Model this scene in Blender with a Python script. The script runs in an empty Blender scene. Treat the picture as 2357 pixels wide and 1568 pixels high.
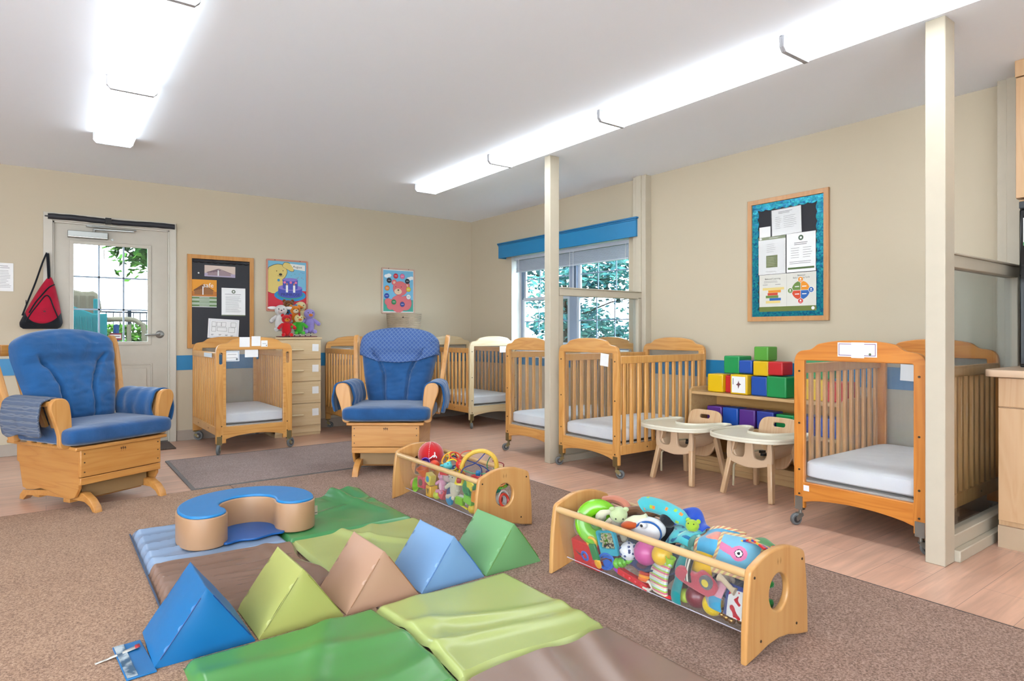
import bpy, bmesh, math, random
from math import pi, sin, cos, radians, sqrt, atan2
from mathutils import Vector, Matrix, Euler, noise

SC = bpy.context.scene
COL = SC.collection

# ------------------------------------------------------------------ camera, world, sun, exposure
cam_d = bpy.data.cameras.new('camera'); cam = bpy.data.objects.new('camera', cam_d); COL.objects.link(cam)
cam.location = (0, 0, 1.036); cam.rotation_euler = (radians(90), 0, radians(-36.62))
cam_d.sensor_width = 36; cam_d.lens = 36 * 1443 / 2357; cam_d.shift_y = -18 / 2357
cam_d.clip_start = .02; cam_d.clip_end = 200
SC.camera = cam

world = bpy.data.worlds.new('sky'); SC.world = world; world.use_nodes = True
wn = world.node_tree.nodes; wl = world.node_tree.links
bgn = wn['Background']; bgn.inputs['Color'].default_value = (.86, .94, 1.0, 1); bgn.inputs['Strength'].default_value = 9

sun_d = bpy.data.lights.new('sun', 'SUN'); sun = bpy.data.objects.new('sun', sun_d); COL.objects.link(sun)
sun.rotation_euler = (radians(50), 0, radians(-55)); sun_d.energy = 3.0; sun_d.angle = radians(2); sun_d.color = (1, .96, .88)

vs = SC.view_settings
vs.view_transform = 'Standard'; vs.look = 'None'; vs.gamma = 1; vs.use_curve_mapping = False; vs.exposure = 0.9
LAMP = 5.6          # emission of the fluorescent diffusers

# ------------------------------------------------------------------ colours and materials
ALB = .71           # the hex colours were read off the bright photo, real paint is a little darker
def lin(h, k=None):
    h = h.lstrip('#'); o = []; k = ALB if k is None else k
    for i in (0, 2, 4):
        c = int(h[i:i+2], 16) / 255
        o.append(k * (c / 12.92 if c <= .04045 else ((c + .055) / 1.055) ** 2.4))
    return (*o, 1)

_mc = {}
def new_mat(name):
    m = bpy.data.materials.new(name); m.use_nodes = True
    return m, m.node_tree.nodes, m.node_tree.links, m.node_tree.nodes['Principled BSDF']

def plain(hexc, rough=.5, metal=0, spec=.5, name=None, coat=0):
    k = (hexc, rough, metal, spec, coat)
    if k in _mc: return _mc[k]
    m, n, l, b = new_mat(name or 'plain_' + hexc.strip('#'))
    b.inputs['Roughness'].default_value = rough; b.inputs['Metallic'].default_value = metal
    b.inputs['Specular IOR Level'].default_value = spec; b.inputs['Coat Weight'].default_value = coat
    # slight procedural unevenness of the colour
    tc = n.new('ShaderNodeTexCoord'); no = n.new('ShaderNodeTexNoise'); no.inputs['Scale'].default_value = 14
    hs = n.new('ShaderNodeHueSaturation'); hs.inputs['Color'].default_value = lin(hexc)
    mr = n.new('ShaderNodeMapRange'); mr.inputs['To Min'].default_value = .95; mr.inputs['To Max'].default_value = 1.05
    l.new(tc.outputs['Object'], no.inputs['Vector']); l.new(no.outputs['Fac'], mr.inputs['Value'])
    l.new(mr.outputs['Result'], hs.inputs['Value']); l.new(hs.outputs['Color'], b.inputs['Base Color'])
    _mc[k] = m; return m

def fabric(hexc, bump=.25, scale=260, rough=.9, sheen=.3, fold=0, hex2=None):
    k = ('fab', hexc, bump, scale, fold, hex2)
    if k in _mc: return _mc[k]
    m, n, l, b = new_mat('fabric_' + hexc.strip('#'))
    b.inputs['Roughness'].default_value = rough; b.inputs['Sheen Weight'].default_value = sheen
    b.inputs['Specular IOR Level'].default_value = .2
    tc = n.new('ShaderNodeTexCoord'); no = n.new('ShaderNodeTexNoise'); no.inputs['Scale'].default_value = scale; no.inputs['Detail'].default_value = 3
    l.new(tc.outputs['Object'], no.inputs['Vector'])
    big = n.new('ShaderNodeTexNoise'); big.inputs['Scale'].default_value = 7; big.inputs['Detail'].default_value = 4
    l.new(tc.outputs['Object'], big.inputs['Vector'])
    mx = n.new('ShaderNodeMix'); mx.data_type = 'RGBA'
    c = lin(hexc); c2 = lin(hex2) if hex2 else tuple(x * .8 for x in c[:3]) + (1,)
    mx.inputs['A'].default_value = c2; mx.inputs['B'].default_value = c
    mr = n.new('ShaderNodeMapRange'); mr.inputs['From Min'].default_value = .35; mr.inputs['From Max'].default_value = .65
    l.new(big.outputs['Fac'], mr.inputs['Value']); l.new(mr.outputs['Result'], mx.inputs['Factor'])
    l.new(mx.outputs['Result'], b.inputs['Base Color'])
    bp = n.new('ShaderNodeBump'); bp.inputs['Strength'].default_value = bump; bp.inputs['Distance'].default_value = .002
    l.new(no.outputs['Fac'], bp.inputs['Height'])
    if fold:
        f = n.new('ShaderNodeTexNoise'); f.inputs['Scale'].default_value = 5; f.inputs['Detail'].default_value = 5; f.inputs['Distortion'].default_value = 1.2
        l.new(tc.outputs['Object'], f.inputs['Vector'])
        b2 = n.new('ShaderNodeBump'); b2.inputs['Strength'].default_value = fold; b2.inputs['Distance'].default_value = .02
        l.new(f.outputs['Fac'], b2.inputs['Height']); l.new(b2.outputs['Normal'], bp.inputs['Normal'])
    l.new(bp.outputs['Normal'], b.inputs['Normal'])
    _mc[k] = m; return m

def vinyl(hexc, rough=.3, fold=.35):
    k = ('vin', hexc, rough, fold)
    if k in _mc: return _mc[k]
    m, n, l, b = new_mat('vinyl_' + hexc.strip('#'))
    b.inputs['Base Color'].default_value = lin(hexc); b.inputs['Roughness'].default_value = rough
    tc = n.new('ShaderNodeTexCoord')
    f = n.new('ShaderNodeTexNoise'); f.inputs['Scale'].default_value = 4; f.inputs['Detail'].default_value = 3; f.inputs['Distortion'].default_value = .6
    g = n.new('ShaderNodeTexNoise'); g.inputs['Scale'].default_value = 400
    l.new(tc.outputs['Object'], f.inputs['Vector']); l.new(tc.outputs['Object'], g.inputs['Vector'])
    b1 = n.new('ShaderNodeBump'); b1.inputs['Strength'].default_value = fold; b1.inputs['Distance'].default_value = .012
    b2 = n.new('ShaderNodeBump'); b2.inputs['Strength'].default_value = .12; b2.inputs['Distance'].default_value = .0008
    l.new(f.outputs['Fac'], b1.inputs['Height']); l.new(b1.outputs['Normal'], b2.inputs['Normal'])
    l.new(g.outputs['Fac'], b2.inputs['Height']); l.new(b2.outputs['Normal'], b.inputs['Normal'])
    _mc[k] = m; return m

def wood(name, ha, hb, rough=.35, axis='z', scale=1.0, contrast=.5, crib=False, coat=.25):
    """grain stretched along one local axis, thin darker rings through warped noise"""
    k = ('wood', name)
    if k in _mc: return _mc[k]
    m, n, l, b = new_mat(name)
    b.inputs['Roughness'].default_value = rough; b.inputs['Coat Weight'].default_value = coat; b.inputs['Coat Roughness'].default_value = .2
    tc = n.new('ShaderNodeTexCoord'); oi = n.new('ShaderNodeObjectInfo')
    sh = n.new('ShaderNodeVectorMath'); sh.operation = 'ADD'
    mu = n.new('ShaderNodeMath'); mu.operation = 'MULTIPLY'; mu.inputs[1].default_value = 7.0
    l.new(oi.outputs['Random'], mu.inputs[0]); l.new(tc.outputs['Object'], sh.inputs[0]); l.new(mu.outputs[0], sh.inputs[1])
    def grain(ax):
        mp = n.new('ShaderNodeMapping'); s = [9 * scale] * 3; s['xyz'.index(ax)] = .9 * scale
        mp.inputs['Scale'].default_value = s; l.new(sh.outputs[0], mp.inputs['Vector'])
        a = n.new('ShaderNodeTexNoise'); a.inputs['Scale'].default_value = 1.3; a.inputs['Detail'].default_value = 2; a.inputs['Distortion'].default_value = .5
        l.new(mp.outputs[0], a.inputs['Vector'])
        r = n.new('ShaderNodeMath'); r.operation = 'MULTIPLY'; r.inputs[1].default_value = 6.0; l.new(a.outputs['Fac'], r.inputs[0])
        fr = n.new('ShaderNodeMath'); fr.operation = 'PINGPONG'; fr.inputs[1].default_value = .5; l.new(r.outputs[0], fr.inputs[0])
        mp2 = n.new('ShaderNodeMapping'); s2 = [120 * scale] * 3; s2['xyz'.index(ax)] = 4 * scale
        mp2.inputs['Scale'].default_value = s2; l.new(sh.outputs[0], mp2.inputs['Vector'])
        c = n.new('ShaderNodeTexNoise'); c.inputs['Scale'].default_value = 1; l.new(mp2.outputs[0], c.inputs['Vector'])
        ad = n.new('ShaderNodeMath'); ad.operation = 'MULTIPLY_ADD'; ad.inputs[1].default_value = .5
        l.new(c.outputs['Fac'], ad.inputs[0]); l.new(fr.outputs[0], ad.inputs[2])
        return ad.outputs[0]
    g = grain(axis)
    if crib:
        gx = grain('x'); sp = n.new('ShaderNodeSeparateXYZ'); l.new(tc.outputs['Object'], sp.inputs[0])
        up = n.new('ShaderNodeMath'); up.operation = 'GREATER_THAN'; up.inputs[1].default_value = .885; l.new(sp.outputs['Z'], up.inputs[0])
        ab = n.new('ShaderNodeMath'); ab.operation = 'ABSOLUTE'; l.new(sp.outputs['X'], ab.inputs[0])
        ins = n.new('ShaderNodeMath'); ins.operation = 'LESS_THAN'; ins.inputs[1].default_value = .262; l.new(ab.outputs[0], ins.inputs[0])
        mxx = n.new('ShaderNodeMath'); mxx.operation = 'MAXIMUM'; l.new(up.outputs[0], mxx.inputs[0]); l.new(ins.outputs[0], mxx.inputs[1])
        mm = n.new('ShaderNodeMix'); l.new(mxx.outputs[0], mm.inputs['Factor']); l.new(g, mm.inputs['A']); l.new(gx, mm.inputs['B'])
        g = mm.outputs['Result']
    mr = n.new('ShaderNodeMapRange'); mr.inputs['From Min'].default_value = .15; mr.inputs['From Max'].default_value = .75
    l.new(g, mr.inputs['Value'])
    cm = n.new('ShaderNodeMix'); cm.data_type = 'RGBA'; cm.inputs['A'].default_value = lin(hb); cm.inputs['B'].default_value = lin(ha)
    pw = n.new('ShaderNodeMath'); pw.operation = 'POWER'; pw.inputs[1].default_value = contrast; l.new(mr.outputs['Result'], pw.inputs[0])
    l.new(pw.outputs[0], cm.inputs['Factor']); l.new(cm.outputs['Result'], b.inputs['Base Color'])
    _mc[k] = m; return m

def clear(name, tint='#ffffff', rough=.03, ior=1.45, milky=0):
    m = bpy.data.materials.new(name); m.use_nodes = True; n = m.node_tree.nodes; l = m.node_tree.links; n.clear()
    o = n.new('ShaderNodeOutputMaterial'); t = n.new('ShaderNodeBsdfTransparent'); t.inputs[0].default_value = lin(tint, 1)
    g = n.new('ShaderNodeBsdfGlossy'); g.inputs['Roughness'].default_value = rough
    lw = n.new('ShaderNodeLayerWeight'); lw.inputs['Blend'].default_value = .5
    pw = n.new('ShaderNodeMath'); pw.operation = 'POWER'; pw.inputs[1].default_value = 4; l.new(lw.outputs['Facing'], pw.inputs[0])
    f = n.new('ShaderNodeMath'); f.operation = 'MULTIPLY_ADD'; f.inputs[1].default_value = .55; f.inputs[2].default_value = ((ior - 1) / (ior + 1)) ** 2; l.new(pw.outputs[0], f.inputs[0])
    mx = n.new('ShaderNodeMixShader'); l.new(f.outputs[0], mx.inputs[0]); l.new(t.outputs[0], mx.inputs[1]); l.new(g.outputs[0], mx.inputs[2])
    out = mx
    if milky:
        d = n.new('ShaderNodeBsdfDiffuse'); d.inputs[0].default_value = (.9, .92, .95, 1)
        m2 = n.new('ShaderNodeMixShader'); m2.inputs[0].default_value = milky; l.new(mx.outputs[0], m2.inputs[1]); l.new(d.outputs[0], m2.inputs[2]); out = m2
    l.new(out.outputs[0], o.inputs[0]); return m

def wall_paint(name, hexc):
    m, n, l, b = new_mat(name); b.inputs['Roughness'].default_value = .75; b.inputs['Specular IOR Level'].default_value = .25
    tc = n.new('ShaderNodeTexCoord'); no = n.new('ShaderNodeTexNoise'); no.inputs['Scale'].default_value = 90; no.inputs['Detail'].default_value = 4
    l.new(tc.outputs['Object'], no.inputs['Vector']); bp = n.new('ShaderNodeBump'); bp.inputs['Strength'].default_value = .06; bp.inputs['Distance'].default_value = .002
    l.new(no.outputs['Fac'], bp.inputs['Height']); l.new(bp.outputs[0], b.inputs['Normal'])
    b.inputs['Base Color'].default_value = lin(hexc, 1); return m

def carpet(name, ha, hb, hc):
    m, n, l, b = new_mat(name); b.inputs['Roughness'].default_value = 1; b.inputs['Specular IOR Level'].default_value = .05; b.inputs['Sheen Weight'].default_value = .15
    tc = n.new('ShaderNodeTexCoord')
    v = n.new('ShaderNodeTexNoise'); v.inputs['Scale'].default_value = 140; v.inputs['Detail'].default_value = 4; v.inputs['Roughness'].default_value = .8
    w = n.new('ShaderNodeTexNoise'); w.inputs['Scale'].default_value = 6; w.inputs['Detail'].default_value = 5; w.inputs['Distortion'].default_value = .8
    l.new(tc.outputs['Object'], v.inputs['Vector']); l.new(tc.outputs['Object'], w.inputs['Vector'])
    ad = n.new('ShaderNodeMath'); ad.operation = 'MULTIPLY_ADD'; ad.inputs[1].default_value = .08; l.new(w.outputs['Fac'], ad.inputs[0]); l.new(v.outputs['Fac'], ad.inputs[2])
    cr = n.new('ShaderNodeValToRGB'); e = cr.color_ramp.elements
    e[0].position = .40; e[0].color = lin(hc, .70); e[1].position = .68; e[1].color = lin(ha, .95); x = e.new(.53); x.color = lin(hb, .84)
    l.new(ad.outputs[0], cr.inputs[0]); l.new(cr.outputs[0], b.inputs['Base Color'])
    bp = n.new('ShaderNodeBump'); bp.inputs['Strength'].default_value = .9; bp.inputs['Distance'].default_value = .01
    l.new(v.outputs['Fac'], bp.inputs['Height']); l.new(bp.outputs[0], b.inputs['Normal'])
    return m

def planks(name):
    m, n, l, b = new_mat(name); b.inputs['Roughness'].default_value = .3
    tc = n.new('ShaderNodeTexCoord')
    br = n.new('ShaderNodeTexBrick'); br.inputs['Scale'].default_value = 1; br.inputs['Brick Width'].default_value = 1.22; br.inputs['Row Height'].default_value = .18
    br.inputs['Mortar Size'].default_value = .0012; br.inputs['Color1'].default_value = lin('#D0A892', 1.0); br.inputs['Color2'].default_value = lin('#C89E88', 1.0); br.inputs['Mortar'].default_value = lin('#9A7C6E', .95); br.inputs['Bias'].default_value = 0
    l.new(tc.outputs['Object'], br.inputs['Vector'])
    mp = n.new('ShaderNodeMapping'); mp.inputs['Scale'].default_value = (1.5, 22, 1); l.new(tc.outputs['Object'], mp.inputs['Vector'])
    no = n.new('ShaderNodeTexNoise'); no.inputs['Scale'].default_value = 1.6; no.inputs['Detail'].default_value = 6; no.inputs['Distortion'].default_value = .7; l.new(mp.outputs[0], no.inputs['Vector'])
    mr = n.new('ShaderNodeMapRange'); mr.inputs['From Min'].default_value = .3; mr.inputs['From Max'].default_value = .7; mr.inputs['To Min'].default_value = .8; mr.inputs['To Max'].default_value = 1.14; l.new(no.outputs['Fac'], mr.inputs['Value'])
    hs = n.new('ShaderNodeHueSaturation'); l.new(br.outputs['Color'], hs.inputs['Color']); l.new(mr.outputs['Result'], hs.inputs['Value'])
    l.new(hs.outputs[0], b.inputs['Base Color']); return m

W_CRIB = wood('crib_wood', '#EBAE62', '#CC863A', crib=True)
W_CRIBS = wood('crib_slat_wood', '#F0B468', '#DC9A4C')
W_NEAR = wood('crib_amber_wood', '#E6943C', '#C66E1E', crib=True)
W_NEARS = wood('crib_amber_slat_wood', '#E8AC6A', '#D08E4C')
W_PALE = wood('crib_pale_wood', '#F3DDB4', '#E6C48C', crib=True)
W_GLD = wood('glider_wood', '#D89A52', '#C4803A', axis='x')
W_GLDV = wood('glider_wood_v', '#DBA05C', '#C78640', axis='z')
W_GLDS = wood('glider_wood_side', '#D49650', '#BE7A36', axis='y')
W_BIN = wood('bin_maple', '#DDA868', '#CB8C4A', axis='z', scale=.7)
W_ROD = wood('rod_maple', '#E2BA84', '#D2A468', axis='y')
W_MAPLE = wood('dresser_maple', '#EACFA4', '#DFBE90', axis='x', rough=.45, coat=.05)
W_CAB = wood('cabinet_maple', '#E0B68A', '#D4A676', axis='z', rough=.4, coat=.1)
W_COUNTER = wood('counter_maple', '#E6C4A4', '#DAB492', axis='y', rough=.4)
W_OAK = wood('oak_frame', '#D89A50', '#C07F36', axis='z')
W_OAK2 = wood('pale_oak_frame', '#D9A26C', '#C98E58', axis='z')
W_SHELF = wood('shelf_maple', '#DDB682', '#D0A46E', axis='y')
W_CHAIR = wood('chair_beech', '#E2BE96', '#D2A67A', axis='z')
P_WALL = wall_paint('wall_paint', '#B9AD98')
P_TRIM = plain('#D2C8B4', .5, name='trim_paint')
P_POST = plain('#D6CBB6', .45, name='post_paint')
P_CEIL = wall_paint('ceiling_paint', '#EFF5FF')
P_BLUE = plain('#1C86BE', .45, name='band_blue')
P_WHITE = plain('#FDFDFD', .5); PAPER = plain('#FFFFFF', .6, name='paper'); INK = plain('#77777C', .7, name='ink')
BLACK = plain('#16171A', .6); DARK = plain('#3A3A3E', .5)
CHROME = plain('#C9C9C4', .25, 1, name='chrome'); STEEL = plain('#A9ABA8', .38, .9, name='steel')
BRASS = plain('#9A8A62', .4, .8, name='bracket_metal')
ACRYL = clear('acrylic', '#FBFCFD', .05, 1.4, .02); PANE = clear('window_glass', '#EEF6FA'); FILM = clear('plastic_film', '#F8F8F8', .1, 1.5, .08)
F_BLUE = fabric('#245F9A', fold=.6, hex2='#205488')
F_BLUE2 = fabric('#265A92', fold=.45, hex2='#224E80')
F_SHEET = fabric('#FFFFFF', bump=.15, sheen=0, hex2='#F6F6FA', fold=.3)
RUBBER = plain('#74787A', .6)

# ------------------------------------------------------------------ mesh builder
def superpt(u, v, ex, ez):
    cu, su, cv, sv = cos(u), sin(u), cos(v), sin(v)
    f = lambda c, e: (abs(c) ** e) * (1 if c >= 0 else -1)
    return Vector((f(cv, ez) * f(cu, ex), f(cv, ez) * f(su, ex), f(sv, ez)))

class MB:
    def __init__(s):
        s.v = []; s.f = []; s.fm = []; s.mats = []; s.cur = 0; s.M = Matrix.Identity(4); s.lay = 0
    def mat(s, m):
        if m not in s.mats: s.mats.append(m)
        s.cur = s.mats.index(m); return s
    def at(s, loc=(0, 0, 0), rot=(0, 0, 0), scale=(1, 1, 1)):
        s.M = Matrix.LocRotScale(Vector(loc), Euler(rot), Vector(scale)); return s
    def add(s, vs, fs):
        o = len(s.v); s.v += [s.M @ Vector(p) for p in vs]
        for f in fs: s.f.append([o + i for i in f]); s.fm.append(s.cur)
        return s
    def box(s, x0, x1, y0, y1, z0, z1):
        return s.add([(x0, y0, z0), (x1, y0, z0), (x1, y1, z0), (x0, y1, z0), (x0, y0, z1), (x1, y0, z1), (x1, y1, z1), (x0, y1, z1)],
                     [(0, 3, 2, 1), (4, 5, 6, 7), (0, 1, 5, 4), (1, 2, 6, 5), (2, 3, 7, 6), (3, 0, 4, 7)])
    def beam(s, p, q, w, d, up=(0, 0, 1), w2=None, d2=None):
        """a bar of rectangular section from p to q, tapering to w2 x d2"""
        p = Vector(p); q = Vector(q); t = (q - p).normalized(); a = t.cross(Vector(up))
        if a.length < 1e-4: a = Vector((1, 0, 0))
        a.normalize(); b = a.cross(t); w2 = w if w2 is None else w2; d2 = d if d2 is None else d2
        vs = [p - a * w / 2 - b * d / 2, p + a * w / 2 - b * d / 2, p + a * w / 2 + b * d / 2, p - a * w / 2 + b * d / 2,
              q - a * w2 / 2 - b * d2 / 2, q + a * w2 / 2 - b * d2 / 2, q + a * w2 / 2 + b * d2 / 2, q - a * w2 / 2 + b * d2 / 2]
        return s.add(vs, [(0, 3, 2, 1), (4, 5, 6, 7), (0, 1, 5, 4), (1, 2, 6, 5), (2, 3, 7, 6), (3, 0, 4, 7)])
    def tube(s, pts, r, n=8, closed=False, caps=True):
        pts = [Vector(p) for p in pts]; N = len(pts); rr = r if isinstance(r, (list, tuple)) else [r] * N
        vs = []; fs = []; prev = None
        for i, p in enumerate(pts):
            t = (pts[(i + 1) % N] - pts[i - 1]) if closed else (pts[min(i + 1, N - 1)] - pts[max(i - 1, 0)])
            t = t.normalized()
            if prev is None:
                a = t.orthogonal().normalized()
            else:
                a = (prev - t * prev.dot(t)); a = a.normalized() if a.length > 1e-6 else t.orthogonal().normalized()
            prev = a; b = t.cross(a)
            for k in range(n):
                an = 2 * pi * k / n; vs.append(p + (a * cos(an) + b * sin(an)) * rr[i])
        for i in range(N if closed else N - 1):
            j = (i + 1) % N
            for k in range(n):
                k2 = (k + 1) % n; fs.append((i * n + k, i * n + k2, j * n + k2, j * n + k))
        if not closed and caps: fs.append(tuple(range(n))[::-1]); fs.append(tuple((N - 1) * n + k for k in range(n)))
        return s.add(vs, fs)
    def cyl(s, p, q, r, n=16, r2=None): return s.tube([p, q], [r, r if r2 is None else r2], n)
    def lathe(s, prof, n=24, axis='z'):
        vs = []; fs = []
        for (r, h) in prof:
            for k in range(n):
                a = 2 * pi * k / n
                vs.append((r * cos(a), r * sin(a), h) if axis == 'z' else (r * cos(a), h, r * sin(a)) if axis == 'y' else (h, r * cos(a), r * sin(a)))
        for i in range(len(prof) - 1):
            for k in range(n): k2 = (k + 1) % n; fs.append((i * n + k, i * n + k2, (i + 1) * n + k2, (i + 1) * n + k))
        fs.append(tuple(range(n))[::-1]); fs.append(tuple((len(prof) - 1) * n + k for k in range(n)))
        return s.add(vs, fs)
    def blob(s, c, r, ex=1, ez=1, nu=20, nv=12, fn=None):
        """super-ellipsoid; ex/ez < 1 gives a cushion or soft box"""
        c = Vector(c); r = Vector(r) if hasattr(r, '__len__') else Vector((r, r, r)); vs = []; fs = []
        for j in range(nv + 1):
            v = -pi / 2 + pi * j / nv
            for i in range(nu):
                p = superpt(2 * pi * i / nu, v, ex, ez); q = Vector((p.x * r.x, p.y * r.y, p.z * r.z))
                if fn: q = fn(q, p)
                vs.append(c + q)
        for j in range(nv):
            for i in range(nu):
                i2 = (i + 1) % nu; fs.append((j * nu + i, j * nu + i2, (j + 1) * nu + i2, (j + 1) * nu + i))
        return s.add(vs, fs)
    def torus(s, c, R, r, axis=(0, 0, 1), n=28, m=8, sy=1):
        c = Vector(c); ax = Vector(axis).normalized(); a = ax.orthogonal().normalized(); b = ax.cross(a)
        return s.tube([c + a * cos(2 * pi * k / n) * R + b * sin(2 * pi * k / n) * R * sy for k in range(n)], r, m, closed=True)
    def grid(s, fn, nx, ny, closed=False):
        vs = [fn(i / nx, j / ny) for j in range(ny + 1) for i in range(nx + 1)]
        fs = [(j * (nx + 1) + i, j * (nx + 1) + i + 1, (j + 1) * (nx + 1) + i + 1, (j + 1) * (nx + 1) + i) for j in range(ny) for i in range(nx)]
        return s.add(vs, fs)
    def plate(s, outs, t0, t1, plane='xz', bev=0, res=1):
        """flat board cut out along closed outlines (the first is the outer one), t0..t1 thick"""
        key = 'c'
        cu = bpy.data.curves.new(key, 'CURVE'); cu.dimensions = '2D'; cu.fill_mode = 'BOTH'
        for o in outs:
            sp = cu.splines.new('POLY'); sp.points.add(len(o) - 1); sp.use_cyclic_u = True
            for k, (a, b) in enumerate(o): sp.points[k].co = (a, b, 0, 1)
        h = (t1 - t0) / 2; cu.extrude = h - bev; cu.bevel_depth = bev; cu.bevel_resolution = res; cu.offset = -bev
        ob = bpy.data.objects.new(key, cu); COL.objects.link(ob)
        me = bpy.data.meshes.new_from_object(ob.evaluated_get(bpy.context.evaluated_depsgraph_get()))
        vs = [v.co.copy() for v in me.vertices]; fs = [tuple(p.vertices) for p in me.polygons]
        bpy.data.objects.remove(ob); bpy.data.curves.remove(cu); bpy.data.meshes.remove(me)
        mid = (t0 + t1) / 2
        if plane == 'xz': vs = [(v.x, mid - v.z, v.y) for v in vs]
        elif plane == 'yz': vs = [(mid + v.z, v.x, v.y) for v in vs]
        else: vs = [(v.x, v.y, mid + v.z) for v in vs]
        return s.add(vs, fs)
    def prism(s, o, t0, t1, plane='xz'):
        n = len(o)
        P = (lambda a, b, t: (a, t, b)) if plane == 'xz' else (lambda a, b, t: (t, a, b)) if plane == 'yz' else (lambda a, b, t: (a, b, t))
        vs = [P(a, b, t0) for a, b in o] + [P(a, b, t1) for a, b in o]
        return s.add(vs, [tuple(range(n)), tuple(range(2 * n - 1, n - 1, -1))] + [(i, (i + 1) % n, n + (i + 1) % n, n + i) for i in range(n)])
    def poly(s, o, y):
        """printed shape lying in the plane y of a sheet that faces -y"""
        s.lay += 1; y -= s.lay * 4e-6        # ink layers never share one plane
        return s.add([(a, y, b) for a, b in o], [tuple(range(len(o)))])
    def disc(s, cx, cz, rx, y, rz=None, n=24, a0=0, a1=2 * pi):
        rz = rz or rx
        return s.poly([(cx + rx * cos(a0 + (a1 - a0) * k / n), cz + rz * sin(a0 + (a1 - a0) * k / n)) for k in range(n if abs(a1 - a0 - 2 * pi) < 1e-6 else n + 1)], y)
    def rect(s, x0, x1, z0, z1, y): return s.poly([(x0, z0), (x1, z0), (x1, z1), (x0, z1)], y)
    def text(s, body, x, z, size, y, align='CENTER', sx=1, rot=0, depth=0, shear=0):
        cu = bpy.data.curves.new('t', 'FONT'); cu.body = body; cu.size = size; cu.align_x = align; cu.shear = shear; cu.resolution_u = 2; cu.extrude = depth
        ob = bpy.data.objects.new('t', cu); COL.objects.link(ob)
        me = bpy.data.meshes.new_from_object(ob.evaluated_get(bpy.context.evaluated_depsgraph_get()))
        c, q = cos(rot), sin(rot)
        vs = [(x + (v.co.x * c * sx - v.co.y * q), y - v.co.z, z + (v.co.x * q * sx + v.co.y * c)) for v in me.vertices]; fs = [tuple(p.vertices) for p in me.polygons]
        bpy.data.objects.remove(ob); bpy.data.curves.remove(cu); bpy.data.meshes.remove(me)
        return s.add(vs, fs)
    def build(s, name, parent=None, loc=(0, 0, 0), rot=(0, 0, 0), bevel=0, seg=2, smooth=True, angle=35, sub=0, flat=False, solid=0):
        me = bpy.data.meshes.new(name); me.from_pydata([tuple(v) for v in s.v], [], s.f)
        for m in s.mats: me.materials.append(m)
        me.polygons.foreach_set('material_index', s.fm)
        if not flat:
            bm = bmesh.new(); bm.from_mesh(me); bmesh.ops.recalc_face_normals(bm, faces=bm.faces); bm.to_mesh(me); bm.free()
        if smooth:
            me.polygons.foreach_set('use_smooth', [True] * len(me.polygons)); me.set_sharp_from_angle(angle=radians(angle))
        me.update()
        o = bpy.data.objects.new(name, me); COL.objects.link(o); o.location = loc; o.rotation_euler = rot
        if parent: o.parent = parent
        if sub: md = o.modifiers.new('s', 'SUBSURF'); md.levels = sub; md.render_levels = sub
        if solid: md = o.modifiers.new('t', 'SOLIDIFY'); md.thickness = solid; md.offset = 0
        if bevel:
            md = o.modifiers.new('b', 'BEVEL'); md.width = bevel; md.segments = seg; md.limit_method = 'ANGLE'; md.angle_limit = radians(50); md.harden_normals = False
        return o

def thing(name, label, cat, loc=(0, 0, 0), rz=0, group=None, rot=None):
    o = bpy.data.objects.new(name, None); COL.objects.link(o); o.empty_display_size = .05
    o.location = loc; o.rotation_euler = rot or (0, 0, rz); o['label'] = label; o['category'] = cat
    if group: o['group'] = group
    return o
def tag(o, label, cat, group=None):
    o['label'] = label; o['category'] = cat
    if group: o['group'] = group
    return o
def struct(o): o['kind'] = 'structure'; return o
def children(o): return [c for c in bpy.data.objects if c.parent == o]
def dup(src, loc, rz=None, label=None, group=None):
    r = src.copy(); COL.objects.link(r); r.location = loc
    if rz is not None: r.rotation_euler = (0, 0, rz)
    if label: r['label'] = label
    if group: r['group'] = group
    for ch in children(src):
        c = ch.copy(); COL.objects.link(c); c.parent = r
        for g in children(ch):
            d = g.copy(); COL.objects.link(d); d.parent = c
    return r
def catmull(p, n=6, closed=True):
    out = []; N = len(p); rng = range(N) if closed else range(N - 1)
    for i in rng:
        g = lambda k: Vector(p[(i + k) % N]) if closed else Vector(p[min(max(i + k, 0), N - 1)])
        a, b, c, d = g(-1), g(0), g(1), g(2)
        for k in range(n):
            t = k / n; out.append(tuple(.5 * ((2 * b) + (c - a) * t + (2 * a - 5 * b + 4 * c - d) * t * t + (3 * b - a - 3 * c + d) * t ** 3)))
    if not closed: out.append(tuple(p[-1]))
    return out
def rrect(x0, x1, z0, z1, r, n=5):
    o = []
    for cx, cz, a in ((x1 - r, z1 - r, 0), (x0 + r, z1 - r, pi / 2), (x0 + r, z0 + r, pi), (x1 - r, z0 + r, 1.5 * pi)):
        o += [(cx + r * cos(a + pi / 2 * k / n), cz + r * sin(a + pi / 2 * k / n)) for k in range(n + 1)]
    return o
def circ(cx, cz, r, rz=None, n=28): return [(cx + r * cos(2 * pi * k / n), cz + (rz or r) * sin(2 * pi * k / n)) for k in range(n)]
def nz(x, y=0, z=0): return noise.noise(Vector((x, y, z)))
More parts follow.
